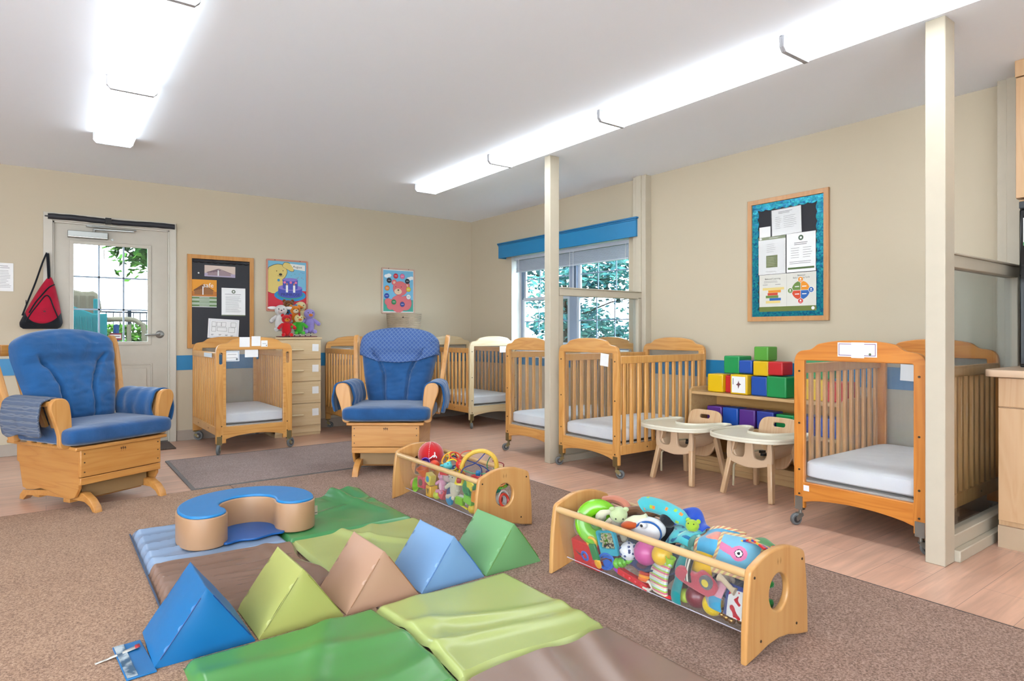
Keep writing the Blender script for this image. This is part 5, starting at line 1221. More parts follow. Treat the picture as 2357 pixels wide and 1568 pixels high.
def brick(label, base, loc, s, col, rot=(0, 0, 0), name='block', col2=None, inset=None):
    t = toy(name, label, 'block', base, loc, rot); b = MB().mat(P(col)); b.box(-s[0] / 2, s[0] / 2 if not col2 else 0, -s[1] / 2, s[1] / 2, -s[2] / 2, s[2] / 2)
    if col2: b.mat(P(col2)); b.box(0, s[0] / 2, -s[1] / 2, s[1] / 2, -s[2] / 2, s[2] / 2)
    b.build('body', t, bevel=min(s) * .1)
    if inset:
        b = MB().mat(P(inset[0]))
        if inset[1] == 'tri': b.prism([(-s[1] * .28, s[2] * .25), (s[1] * .28, s[2] * .25), (0, -s[2] * .25)], -s[0] / 2 - .0015, -s[0] / 2 + .001, 'yz')
        else: b.prism(circ(0, 0, s[1] * .3, s[2] * .3, 16), -s[0] / 2 - .0015, -s[0] / 2 + .001, 'yz')
        b.build('cut_shape', t)
    return t
def star(label, base, loc, R, col, rot=(0, 0, 0), th=.03, n=5):
    t = toy('star', label, 'toy', base, loc, rot); b = MB().mat(P(col)); b.prism([((R if k % 2 == 0 else R * .55) * sin(pi * k / n), (R if k % 2 == 0 else R * .55) * cos(pi * k / n)) for k in range(2 * n)], -th / 2, th / 2, 'yz'); b.build('body', t, bevel=.004); return t
def disc_(label, base, loc, r, th, col, rot=(0, 0, 0), name='disc'):
    t = toy(name, label, 'toy', base, loc, rot); b = MB().mat(P(col)); b.lathe([(r * .5, -th / 2), (r, -th / 2), (r, th / 2), (r * .55, th / 2)], 28); b.build('body', t, bevel=.002); return t
def cloth(label, base, loc, w, h, mats, rot=(0, 0, 0), amp=.014, seed=0, name='cloth_toy', sag=.03, patt=None, cat='cloth toy', puff=.006):
    t = toy(name, label, cat, base, loc, rot); b = MB()
    for m_ in mats: b.mat(m_)
    n_ = 64 if patt else 24; o = len(b.v)
    def fn(u, v):
        x = (u - .5) * w; y = (v - .5) * h
        return (x + .4 * amp * nz(y * 20, seed), y + .4 * amp * nz(x * 20, seed + 3), amp * nz(x * 14, y * 14, seed) * 1.6 + amp * .6 * sin(x * 50 + seed) * (.5 + v) - sag * ((2 * u - 1) ** 2 + (2 * v - 1) ** 2))
    b.grid(fn, n_, n_)
    for j in range(n_):
        for i in range(n_):
            u, v = (i + .5) / n_, (j + .5) / n_; b.fm[j * n_ + i] = patt(u, v) if patt else 0
    b.build('fabric', t, solid=puff, sub=0 if patt else 1); return t
def plush(name, label, base, loc, rz, s, body, head=None, ear=None, muzzle=None, belly=None, earshape='round', limbs=None, lie=0, cat='stuffed toy', group=None, beak=None, extra=None, arms=True, rot=None):
    """a small seated soft animal facing -y"""
    t = thing(name, label, cat, (base[0] + loc[0], base[1] + loc[1], base[2] + loc[2]), rot=rot or (lie, 0, rz), group=group or ('toys in the far bin' if base is B1 else 'toys in the near bin'))
    head = head or body; limbs = limbs or body; ear = ear or head
    fz = lambda q, p: q * (1 + .03 * nz(q.x * 160 / s * .1, q.y * 160 / s * .1, q.z * 160 / s * .1))
    b = MB().mat(fabric(body, .5, 180)); b.blob((0, 0, .38 * s), (.24 * s, .19 * s, .38 * s), 1, .85, fn=fz); b.build('body', t)
    b = MB().mat(fabric(head, .5, 180)); b.blob((0, -.04 * s, .88 * s), (.25 * s, .22 * s, .23 * s), fn=fz); b.build('head', t)
    if muzzle: b = MB().mat(fabric(muzzle, .4, 180)); b.blob((0, -.24 * s, .83 * s), (.13 * s, .10 * s, .10 * s)); b.mat(BLACK); b.blob((0, -.33 * s, .87 * s), (.035 * s, .02 * s, .025 * s), nu=10, nv=6); b.build('muzzle', t)
    if beak: b = MB().mat(fabric(beak, .4, 180)); b.blob((0, -.30 * s, .82 * s), (.09 * s, .15 * s, .07 * s)); b.build('beak', t)
    b = MB().mat(BLACK)
    for k in (-1, 1): b.blob((k * .10 * s, -.235 * s, .93 * s), .025 * s, nu=8, nv=6)
    b.build('eyes', t)
    for k in (-1, 1):
        if earshape != 'none':
            b = MB().mat(fabric(ear, .5, 180))
            if earshape == 'round': b.blob((k * .19 * s, 0, 1.06 * s), (.09 * s, .05 * s, .09 * s), nu=14, nv=8)
            elif earshape == 'flop': b.blob((k * .33 * s, -.02 * s, .98 * s), (.20 * s, .05 * s, .07 * s), nu=14, nv=8)
            b.build('ear', t)
        if arms:
            b = MB().mat(fabric(limbs, .5, 180)); b.tube([(k * .18 * s, 0, .62 * s), (k * .32 * s, -.08 * s, .50 * s), (k * .40 * s, -.17 * s, .40 * s), (k * .41 * s, -.20 * s, .36 * s)], [.08 * s, .09 * s, .085 * s, .03 * s], 10); b.build('arm', t)
        b = MB().mat(fabric(limbs, .5, 180)); b.tube([(k * .13 * s, -.05 * s, .10 * s), (k * .18 * s, -.20 * s, .07 * s), (k * .20 * s, -.30 * s, .08 * s), (k * .2 * s, -.33 * s, .08 * s)], [.08 * s, .09 * s, .09 * s, .03 * s], 10); b.build('leg', t)
    if belly: b = MB().mat(fabric(belly, .4, 180)); b.blob((0, -.11 * s, .36 * s), (.15 * s, .11 * s, .24 * s)); b.build('belly', t)
    if extra: extra(t, s)
    return t

# ---- far bin
t = toy('red_fabric_ball', 'large red cloth ball with white stitched seams, left in the far bin', 'ball', B1, (0.0, .302, .275))
RF = fabric('#D0141E', .4, 200, sheen=.5)
b = MB().mat(RF); b.blob((0, 0, 0), .078, nu=36, nv=24, fn=lambda q, p: q * (1 - .03 * (abs(sin(2 * atan2(p.y, p.x))) < .12))); b.build('cover', t)
b = MB().mat(P_WHITE)
for a in (0, pi / 2):
    for k in range(44):
        an = 2 * pi * k / 44; p = Vector((cos(an) * cos(a + .9), cos(an) * sin(a + .9), sin(an))) * .079; b.box(p.x - .0012, p.x + .0012, p.y - .0012, p.y + .0012, p.z - .0018, p.z + .0018)
for pts in ([(-.2, -.95, .35), (-.22, -.97, .1), (-.3, -.97, -.05)], [(-.3, -.95, .1), (-.55, -.86, -.1), (-.72, -.72, -.2)], [(-.22, -.97, .1), (-.1, -.99, .0), (-.08, -.99, -.1)]):
    b.tube([Vector(p).normalized() * .079 for p in catmull(pts, 4, False)], .0035, 6)
b.build('white_stitching', t)
t = toy('lattice_ball', 'openwork ball of orange, yellow and black rings in the far bin', 'ball', B1, (-.01, .03, .27))
g_ = (1 + sqrt(5)) / 2; R_ = .062; vts = []
for s1 in (-1, 1):
    for s2 in (-1, 1): vts += [(0, s1, s2 * g_), (s1, s2 * g_, 0), (s2 * g_, 0, s1)]
for c, sel in (('#F2A41C', 0), ('#E8D020', 1), ('#23305E', 2), ('#D8401C', 3)):
    b = MB().mat(P(c))
    for k, v_ in enumerate(vts):
        if k % 4 == sel: v_ = Vector(v_).normalized(); b.torus(v_ * R_ * .86, R_ * .50, .0042, v_, 20, 6)
    b.build('rings', t)
t = toy('bead_maze', 'yellow oval bead maze with curly blue, red and green wires, standing in the far bin', 'toy', B1, (-.005, -.235, .265), (radians(6), radians(-8), radians(50)))
YE = P('#E9B81C'); b = MB().mat(wood('bead_frame', '#E8C050', '#DDAE38', axis='x')); b.torus((0, 0, .025), .088, .0125, (1, 0, 0), 44, 10, 1.15); b.build('oval_frame', t, bevel=0)
def wire(c, pts): 
    b = MB().mat(P(c)); b.tube(catmull(pts, 7, False), .0028, 6); b.build('wire', t)
wire('#C84A40', [(0, .05, .115), (-.02, .10, .10), (-.03, .11, .03), (-.03, .06, -.02), (-.02, .02, -.07)]); wire('#24418C', [(0, -.03, .115), (-.03, .0, .08), (.0, .03, .04), (-.03, .08, .02), (-.03, .10, -.04)])
wire('#24418C', [(0, .085, .06), (.02, .03, .04), (.02, -.03, .02), (0, -.085, -.01)]); wire('#3E8A5E', [(0, -.06, .10), (.03, -.04, .04), (.02, -.05, -.02), (0, -.03, -.06)]); wire('#5AAE86', [(0, .088, .0), (-.02, .03, -.005), (-.02, -.03, .0), (0, -.088, .01)]); wire('#8C2430', [(0, -.07, .07), (.0, -.13, .06), (.0, -.12, .02), (0, -.088, .01)]); wire('#24418C', [(0, .03, .05), (.01, -.01, .02), (.01, -.02, -.04)])
for c, p in (('#C01828', (-.03, .10, -.05)), ('#1E78B8', (-.02, .0, .0)), ('#E06A18', (.0, -.05, -.03)), ('#6A1E7E', (-.01, -.02, -.075)), ('#2E8A4E', (-.02, .06, -.065)), ('#5A1050', (.02, -.05, -.01)), ('#F0B81C', (-.02, .02, -.072))):
    b = MB().mat(P(c)); b.blob(p, .014, .5, .5, 12, 8); b.build('bead', t)
cup('purple cup lying beside the red cloth ball in the far bin', B1, (-.075, .235, .245), .026, .05, '#6A2EC0', (radians(70), 0, radians(-30)))
ball('orange red ball touching the rail of the far bin', B1, (-.07, .135, .245), .031, '#F04A28')
t = toy('bird_toy', 'small aqua plastic bird behind the rail of the far bin', 'toy', B1, (-.06, .005, .26), (0, 0, radians(-20)))
b = MB().mat(P('#5CC8D0')); b.blob((0, 0, 0), (.030, .024, .024)); b.blob((.008, 0, .016), .017); b.mat(BLACK); b.blob((-.0, -.0175, .018), .003, nu=8, nv=6); b.blob((-.024, 0, -.004), .004, nu=8, nv=6); b.mat(P('#5CC8D0')); b.blob((-.032, 0, .006), (.012, .01, .008)); b.build('body', t)
ball('red ball next to the aqua bird in the far bin', B1, (-.01, -.055, .275), .027, '#E8342C')
brick('red block under the aqua bird in the far bin', B1, (-.085, -.02, .232), (.05, .05, .02), '#D82028', (0, 0, .4))
t = toy('stacking_cone', 'yellow plastic cone leaning against the bead maze', 'toy', B1, (-.07, -.16, .235), (radians(8), 0, 0)); b = MB().mat(P('#F5D81A')); b.lathe([(.036, -.04), (.034, -.036), (.012, .05), (.006, .052)], 24); b.build('shell', t)
t = toy('lattice_ball', 'green and orange openwork ball at the near end of the far bin', 'ball', B1, (.03, -.385, .25))
for c, sel in (('#6ABF2A', 0), ('#F07A28', 1), ('#2E8A3A', 2), ('#2A3A50', 3)):
    b = MB().mat(P(c))
    for k, v_ in enumerate(vts):
        if k % 4 == sel: v_ = Vector(v_).normalized(); b.torus(v_ * .047, .027, .0035, v_, 18, 6)
    b.build('rings', t)
brick('green block behind the bead maze in the far bin', B1, (.07, -.30, .27), (.03, .03, .03), '#2E8A4E', (0, .2, .4))
ball('small orange ball at the far rail of the far bin', B1, (.07, -.34, .27), .015, '#F07A28')
cup('orange cup with a red rim against the clear side of the far bin', B1, (-.085, .235, .195), .04, .05, '#F06A1C', (0, radians(-20), 0))
brick('red shape box with a round hole in the far bin', B1, (-.08, .245, .13), (.05, .07, .07), '#DC4A5A', (0, 0, .1), inset=('#7A5A4A', 'c'))
cup('lime green cup lying on its side in the far bin', B1, (-.08, .305, .10), .04, .05, '#8CD020', (0, radians(-80), 0))
brick('yellow block with a triangle on it in the far bin', B1, (-.072, .165, .09), (.05, .065, .065), '#F5B81C', (0, 0, -.1), inset=('#8A6A2A', 'tri'))
brick('yellow block with a blue oval on it in the far bin', B1, (-.085, .155, .165), (.04, .06, .06), '#E8D050', (.3, 0, 0), inset=('#3A9AC8', 'c'))
ball('pink ball low at the far end of the far bin', B1, (-.06, .385, .09), .034, '#F0788A')
ball('small yellow green ball at the bottom of the far bin', B1, (-.075, .095, .08), .024, '#C8D838')
plush('pink_plush', 'pink plush toy seen through the side of the far bin', B1, (-.06, .055, .10), radians(-90), .11, '#EBA0BC', belly='#F2C0D0', lie=0)
plush('teddy_bear', 'cream plush bear upright behind the clear side of the far bin', B1, (-.065, -.085, .10), radians(-80), .13, '#DCD0B8', head='#D2C6B0')
ball('round grey pink plush ball above the cream bear in the far bin', B1, (-.06, -.01, .205), .035, '#CFAAA8', rough=.9)
ball('green ball beside the cream bear in the far bin', B1, (-.055, -.235, .185), .048, '#2E9A5A')
star('green star stuck to the green ball in the far bin', B1, (-.105, -.27, .19), .034, '#3E8E58', (0, -.15, 0), .01)
star('yellow star near the rail of the far bin', B1, (-.105, -.30, .225), .042, '#E8D21C', (.3, -.1, 0), .012)
ball('yellow ball at the near end of the far bin', B1, (-.045, -.385, .2), .04, '#F0C81C')
brick('red figure block near the floor of the far bin', B1, (-.06, .05, .095), (.04, .055, .05), '#E04A58', (.4, .2, 0))
brick('dark blue cloth block in the middle of the far bin', B1, (-.03, .0, .11), (.05, .05, .06), '#4A5A88', (.2, 0, .3))
disc_('bright blue wheel near the floor of the far bin', B1, (-.085, -.06, .085), .03, .014, '#18A0D0', (0, radians(80), 0), 'wheel')
brick('lime and white block low in the far bin', B1, (-.06, -.145, .098), (.045, .07, .042), '#8CD020', (0, -.1, .1), col2='#F2F2F0')
brick('light green block low in the far bin', B1, (-.065, -.245, .125), (.045, .075, .045), '#86D040', (.15, 0, 0))
brick('orange block low in the far bin', B1, (-.068, -.32, .155), (.045, .06, .06), '#F0962A', (.1, 0, .1))
ball('yellow ball at the bottom of the far bin', B1, (-.060, -.265, .078), .028, '#F2CC1A')
ring('aqua ring at the bottom near corner of the far bin', B1, (-.078, -.35, .092), .026, .009, '#18A8C0', (0, radians(75), 0))
t = toy('toy_stick', 'yellow stick at the bottom of the far bin', 'toy', B1, (-.07, -.19, .066), (0, 0, .1)); b = MB().mat(P('#E8D81A')); b.cyl((0, -.03, 0), (0, .035, .012), .005, 8); b.build('rod', t)
cup('white cup with a red rim seen through the round hole of the far bin', B1, (.02, -.40, .15), .038, .06, '#E8E4E0', (radians(75), 0, radians(15)), incol='#8A2020')
ring('red ring seen through the round hole of the far bin', B1, (.02, -.438, .148), .032, .007, '#D84030', (radians(75), 0, radians(15)))
ball('large blue ball filling the middle of the far bin', B1, (.05, .12, .17), .06, '#2A6AC0')
ball('large red ball at the back of the far bin', B1, (.06, -.12, .165), .058, '#D02A30')
ball('orange ball buried in the far bin', B1, (.05, .27, .15), .055, '#F0A030'); ball('teal ball buried near the end of the far bin', B1, (.055, -.27, .15), .055, '#20A090')

# ---- near bin
t = toy('drum_toy', 'bright green clear drum toy at the far end of the near bin', 'toy', B2, (-.035, .335, .225), (radians(78), 0, radians(-36)))
b = MB().mat(P('#7CCB1A', .2)); b.lathe([(.03, .058), (.035, .066), (.05, .072), (.07, .074), (.088, .068), (.094, .055), (.092, .045), (.085, .042)], 40); b.build('green_rim', t)
b = MB().mat(P('#4A9A10', .3)); b.lathe([(.001, .055), (.034, .058)], 28); b.mat(P('#2A8ABF')); b.torus((0, 0, .04), .089, .003); b.build('hub', t)
b = MB().mat(P('#F0B81C')); b.torus((0, 0, .032), .087, .005, n=36); b.build('yellow_band', t)
b = MB().mat(clear('drum_clear', '#D8E8C8', .05, 1.4, .12)); b.lathe([(.084, .03), (.084, -.055), (.06, -.062)], 36); b.build('clear_drum', t)
b = MB().mat(P('#A8D060')); b.lathe([(.01, .02), (.07, .02), (.07, -.01), (.01, -.01)], 30); b.build('inner_disc', t)
brick('flat red plastic panel at the far end of the near bin', B2, (-.075, .335, .10), (.05, .15, .11), '#D81018', (0, radians(-12), 0))
ring('yellow ring link hanging over a green key in the near bin', B2, (-.108, .285, .163), .022, .006, '#F2B81C', (0, radians(75), .2), 'link_ring')
t = toy('toy_key', 'green and yellow plastic key in the near bin', 'toy', B2, (-.112, .262, .118), (radians(-15), radians(-10), 0))
b = MB().mat(P('#1E8A4A')); b.box(-.004, .006, -.020, .018, -.02, .045); b.mat(P('#F2B01C')); b.blob((0, -.004, -.034), (.006, .02, .022)); b.build('body', t, bevel=.003)
ring('blue ring end of a rattle low in the near bin', B2, (-.095, .335, .092), .017, .007, '#1C62C8', (0, radians(78), 0))
t = toy('toy_scoop', 'blue strainer scoop against the clear side of the near bin', 'toy', B2, (-.098, .212, .105), (radians(12), radians(-12), 0))
b = MB().mat(P('#1668D0')); b.torus((0, 0, 0), .030, .006, (1, 0, 0), 30, 8, 1.6); b.blob((.006, 0, 0), (.006, .028, .044)); b.build('bowl', t)
t = toy('bead_mirror', 'aqua frame toy with small beads behind glass, in the near bin', 'toy', B2, (-.105, .195, .185), (radians(-14), radians(-6), 0))
b = MB().mat(P('#1FA6BE')); b.plate([rrect(-.052, .052, -.05, .05, .012), rrect(-.040, .040, -.022, .040, .006), ][:2], -.008, .010, 'yz', .003); b.build('frame', t)
b = MB().mat(P('#A8A078')); r = random.Random(3)
for k in range(60): b.blob((r.uniform(-.004, .004), r.uniform(-.038, .038), r.uniform(-.02, .038)), .0045, nu=6, nv=4)
o = b.build('beads', t); o['kind'] = 'stuff'
star('purple star shaped piece low in the near bin', B2, (-.09, .15, .09), .026, '#A030B0', (.3, 0, 0), .02, 3)
t = toy('rattle', 'green caterpillar rattle in the near bin', 'toy', B2, (-.088, .125, .125), (radians(-25), 0, 0)); b = MB().mat(P('#62B81C'))
for k in range(4): b.blob((0, .035 - .024 * k, 0), (.022, .018, .022 - .002 * k))
b.build('body', t)
t = ball('white ball with a blue speckled pattern in the near bin', B2, (-.088, .098, .175), .036, '#E8EAF0'); 
b = MB().mat(P('#28407C')); r = random.Random(5)
for k in range(40): p = Vector((r.gauss(0, 1), r.gauss(0, 1), r.gauss(0, 1))).normalized() * .0345; b.blob(p, (.006, .006, .005), nu=6, nv=4)
b.build('speckles', t)
ball('pink ribbed ball under the rail of the near bin', B2, (-.078, .02, .19), .046, '#D0509A', fn=lambda q, p: q * (1 + .04 * abs(sin(atan2(p.y, p.z) * 6))))
ball('yellow ball with a green cap under the rail of the near bin', B2, (-.085, -.062, .205), .038, '#F0C01C')
cup('lime green screw cap beside the yellow ball in the near bin', B2, (-.095, -.108, .195), .018, .035, '#9CD020', (radians(10), 0, 0))
FS = [fabric(c) for c in ('#E8D8B8', '#E06A8A', '#A8C850', '#C8E0E0')]
cloth('pastel striped cloth toy against the clear side of the near bin', B2, (-.098, -.045, .135), .12, .15, FS, (radians(-30), radians(-72), 0), .006, 3, sag=.012, patt=lambda u, v: int(u * 22) % 4, puff=.014)
cloth('teal felt piece hanging down in the near bin', B2, (-.108, -.145, .15), .16, .05, [fabric('#168A8C')], (radians(-20), radians(-74), 0), .006, 5, sag=.01)
BW = [fabric('#2A2420'), fabric('#F0EAD8')]
cloth('black and cream striped cloth in the near bin', B2, (-.105, -.185, .21), .10, .07, BW, (radians(-35), radians(-66), 0), .005, 6, sag=.01, patt=lambda u, v: int(v * 8) % 2)
cloth('yellow cloth under the rail of the near bin', B2, (-.09, -.23, .225), .08, .09, [fabric('#E8B810')], (0, radians(-62), 0), .01, 7, sag=.015)
t = toy('toy_flute', 'red plastic bar toy on the floor of the near bin', 'toy', B2, (-.092, .07, .078), (radians(8), 0, 0)); b = MB().mat(P('#DC1420')); b.box(-.012, .012, -.075, .075, -.012, .012); b.mat(P('#F04048')); [b.cyl((-.012, y, 0), (-.015, y, 0), .005, 10) for y in (-.05, -.02, .01, .04)]; b.build('body', t, bevel=.005)
t = toy('stacking_rings', 'orange and brown stacked rings in the near bin', 'toy', B2, (-.09, .015, .105), (0, radians(15), 0)); b = MB()
for k, c in enumerate(('#E86A18', '#F0981C', '#B83018')): b.mat(P(c)); b.torus((0, 0, -.012 + .011 * k), .018, .007)
b.build('rings', t)
t = toy('hook_piece', 'cream C-shaped plastic piece on the floor of the near bin', 'toy', B2, (-.10, -.01, .078), (0, 0, 0)); b = MB().mat(P('#E8E0D0')); b.tube([(0, .03, .012), (0, -.005, .016), (0, -.02, -.002), (0, -.005, -.014), (0, .025, -.012)], .006, 8); b.build('hook', t)
disc_('red disc on the floor of the near bin', B2, (-.085, -.095, .072), .036, .014, '#E01828', (.1, .2, 0))
ball('brown fuzzy ball on the floor of the near bin', B2, (-.07, -.135, .09), .033, '#8C6448', rough=.8); ball('lime tennis ball low in the near bin', B2, (-.083, -.165, .09), .024, '#B8D040', rough=.8)
ball('maroon ball low in the near bin', B2, (-.073, -.208, .10), .040, '#7A2430'); ball('bright yellow ball low in the near bin', B2, (-.075, -.275, .094), .036, '#F2D010')
t = toy('cloth_truck', 'red cloth truck with a yellow wheel in the near bin', 'cloth toy', B2, (-.112, -.235, .168), (radians(12), radians(-10), 0))
b = MB().mat(fabric('#C84A58')); b.plate([catmull([(-.07, -.02), (-.075, .03), (-.02, .055), (.01, .03), (.075, .022), (.08, -.022), (0, -.03)], 4)], -.01, .012, 'yz', .006); b.build('body', t)
b = MB().mat(fabric('#6A6A70')); b.lathe([(.0, -.006), (.024, -.006), (.024, .006), (0, .006)], 20, 'x'); b.mat(fabric('#E8D040')); b.lathe([(.0, -.009), (.013, -.009), (.013, .006), (0, .006)], 18, 'x'); b.build('wheel', t, loc=(-.012, -.045, .03))
cloth('grey and pink cloth book corner in the near bin', B2, (-.108, -.298, .148), .09, .085, [fabric('#A8A8A8'), fabric('#D89AA8'), fabric('#3E9AC0')], (radians(-25), radians(-74), 0), .006, 9, sag=.008, patt=lambda u, v: 0 if v > .6 else (1 if u > .45 else 2))
plush('lamb_plush', 'cream plush animal seen under the rail of the near bin', B2, (-.05, -.30, .15), radians(-80), .10, '#D8C4B0')
t = toy('rattle', 'beige plastic bone rattle behind the clear side of the near bin', 'toy', B2, (-.105, -.35, .195), (radians(25), 0, 0)); b = MB().mat(P('#CDB898')); b.tube([(0, .035, 0), (0, .02, .003), (0, -.02, -.002), (0, -.035, 0)], [.014, .009, .009, .014], 10); b.build('body', t)
FC = [fabric('#F0EEEA'), fabric('#C81828'), fabric('#1E3E9A'), fabric('#C81828')]
cloth('white cloth with red spots and a blue and red striped border in the near bin', B2, (-.112, -.385, .150), .10, .11, FC, (radians(-14), radians(-74), 0), .005, 11, sag=.008, patt=lambda u, v: (2 if int(max(u, v) * 20 + min(u, v) * 20) % 2 else 3) if (v > .8 or u > .86 or v < .12) else (1 if nz(u * 5, v * 5, 3) > .12 else 0))
t = toy('cloth_strap', 'yellow webbing loop at the near end of the near bin', 'cloth toy', B2, (-.10, -.40, .092), (0, 0, 0)); b = MB().mat(fabric('#E8B020')); b.tube(catmull([(0, .04, .03), (0, .0, .012), (0, -.03, -.016), (0, -.038, -.02), (0, -.03, .005), (0, .0, .03)], 4), .006, 6, True); b.build('loop', t)
t = toy('jingle_bells', 'cluster of small brass bells on the floor of the near bin', 'toy', B2, (-.085, -.335, .075)); b = MB().mat(plain('#B88A4A', .25, .8))
for p in ((0, 0, 0), (.01, .024, -.002), (-.006, -.024, 0), (.01, -.045, .004), (.0, .008, .02)): b.blob(p, .012, nu=12, nv=8)
b.build('bells', t)
plush('dangling_plush', 'pale green and cream long limbed plush draped over the near bin', B2, (-.035, .215, .205), radians(-40), .14, '#DCD2C0', head='#CADBA8', limbs='#D8CCB4', lie=radians(35))
t = toy('plush_arm', 'cream and green plush limb curled along the rail of the near bin', 'stuffed toy', B2, (-.06, .15, .27)); b = MB().mat(fabric('#D5DCB2', hex2='#E0D6C6')); b.tube(catmull([(-.01, .13, -.02), (-.02, .09, .02), (0, .03, .03), (-.01, -.01, .01), (.0, -.06, .02), (.02, -.10, .045)], 4, False), [.016 + .006 * sin(k * .9) for k in range(21)], 10); b.build('limb', t)
t = toy('plush_arm', 'brown plush limbs lying across the top of the near bin', 'stuffed toy', B2, (.045, .13, .275)); b = MB().mat(fabric('#8C6246')); b.tube(catmull([(-.03, .10, .0), (0, .04, .02), (0, -.01, .015), (.03, -.05, .045)], 4, False), .019, 10); b.build('limb', t)
t = toy('plush_arm', 'salmon felt strip arching beside the green drum in the near bin', 'cloth toy', B2, (.06, .285, .275)); b = MB().mat(fabric('#D88A70')); b.tube(catmull([(-.02, .08, .02), (0, .03, .032), (.01, -.02, .02), (.0, -.05, -.01)], 4, False), .017, 8); b.build('strip', t)
def toucan(t, s): pass
t = toy('bird_puppet', 'white bird puppet with orange beak and blue piping in the near bin', 'stuffed toy', B2, (-.035, .055, .262), (radians(-10), radians(-18), radians(20)))
b = MB().mat(fabric('#ECECEE')); b.blob((0, 0, 0), (.042, .078, .05)); bd = b.build('body', t)
b = MB().mat(fabric('#C8541C')); b.blob((-.025, .055, .032), (.022, .036, .014)); b.blob((-.022, .06, .004), (.02, .03, .010)); b.build('beak', t)
b = MB().mat(fabric('#1E62B0')); b.torus((-.024, -.015, .0), .048, .004, (1, 0, .2), 30, 6, 1.25); b.build('piping', t)
b = MB().mat(fabric('#ECECEE')); b.blob((-.034, -.01, .038), (.012, .016, .014)); b.mat(BLACK); b.blob((-.044, -.008, .042), (.004, .006, .006)); b.build('eye', t)
plush('black_plush', 'black fuzzy plush toy behind the bird puppet in the near bin', B2, (.02, -.005, .19), radians(-60), .13, '#1E2028')
TE = [fabric('#4FC0C8'), fabric('#F0904A'), fabric('#A8D040'), fabric('#176A9A')]
t = toy('fish_puppet', 'aqua patterned cloth puppet lying across the top of the near bin', 'cloth toy', B2, (.02, .02, .33)); b = MB()
for m_ in TE: b.mat(m_)
b.mat(TE[0]); b.tube(catmull([(-.035, .085, .005), (-.02, .06, .018), (0, 0, .012), (.01, -.06, -.005), (.02, -.12, -.03)], 6, False), [.012] + [.027] * 3 + [.03] * 16 + [.026, .02, .02, .016, .01][:5], 14)
for i in range(len(b.fm)): b.fm[i] = (1 if i % 23 == 0 else 2 if i % 31 == 0 else 0)
b.build('body', t)
b = MB().mat(TE[1]); r = random.Random(8)
cloth('aqua cloth flap with dark blue spots hanging in the near bin', B2, (-.01, -.075, .285), .10, .14, [TE[0], TE[3]], (radians(-20), radians(-35), 0), .016, 4, sag=.02, patt=lambda u, v: 1 if nz(u * 6, v * 6, 9) > .25 else 0)
cloth('bright blue ribbon edged cloth at the back rail of the near bin', B2, (.07, -.10, .33), .07, .14, [fabric('#1A4EC0')], (radians(10), radians(20), 0), .022, 13, sag=.02)
plush('frog_plush', 'aqua and lime plush frog lying in the middle of the near bin', B2, (-.01, -.13, .225), radians(-70), .10, '#8FD0C0', head='#A8CC3A', limbs='#A8DCD0', earshape='round', lie=radians(-20))
CL = [fabric('#56AED8'), fabric('#F09A88'), fabric('#F0DCA0'), fabric('#D88A6A')]
def edge_pat(u, v, w=.10):
    if u < w or u > 1 - w or v < w or v > 1 - w: return 2 + int((u + v) * 14) % 2
    return None
cloth('light blue cloth book with a coral shape and checked edge in the near bin', B2, (-.015, -.235, .30), .15, .15, CL, (radians(-8), radians(-38), radians(15)), .012, 15, sag=.03, patt=lambda u, v: edge_pat(u, v) or (1 if (u - .6) ** 2 + ((v - .5) * .7) ** 2 < .03 else 0))
CE = [fabric('#7FC4E0'), fabric('#E884B0'), fabric('#F0DC90'), fabric('#D8A080'), fabric('#F4F4F4'), fabric('#1E1E2A')]
def eyep(u, v):
    e = edge_pat(u, v)
    if e: return e
    d = sqrt((u - .5) ** 2 + (v - .45) ** 2)
    return 5 if d < .035 else 4 if d < .075 else 5 if d < .09 else 1 if d < .17 or (abs(u - .5 - .35 * (v - .6)) < .09 and v > .5) else 0
cloth('blue cloth book with a pink bird face and round eye in the near bin', B2, (-.045, -.345, .285), .15, .155, CE, (radians(6), radians(-48), radians(10)), .006, 17, sag=.025, patt=eyep)
CK = [fabric('#2E8A3A'), fabric('#D82028'), fabric('#1E3E9A'), fabric('#F0B01C')]
cloth('green cloth book with red, blue and yellow checked edge in the near bin', B2, (.055, -.375, .315), .13, .14, CK, (radians(-6), radians(28), radians(-10)), .014, 19, sag=.02, patt=lambda u, v: 1 + int(u * 13) % 3 if (v > .78 or v < .15) else 1 + int(v * 13 + u * 5) % 3 if (u < .2 or u > .82) else 0)
plush('green_plush', 'green and white plush toy seen through the round hole of the near bin', B2, (.015, -.375, .105), radians(0), .15, '#2E8A3A', head='#ECECEC', belly='#2A50A8')
cloth('dark blue crumpled cloth filling the middle of the near bin', B2, (.0, -.10, .19), .2, .55, [fabric('#26345E')], (0, 0, 0), .03, 21, sag=.03)
cloth('maroon crumpled cloth at the bottom of the near bin', B2, (.0, .15, .15), .2, .5, [fabric('#5A2A38')], (0, 0, 0), .03, 23, sag=.02)

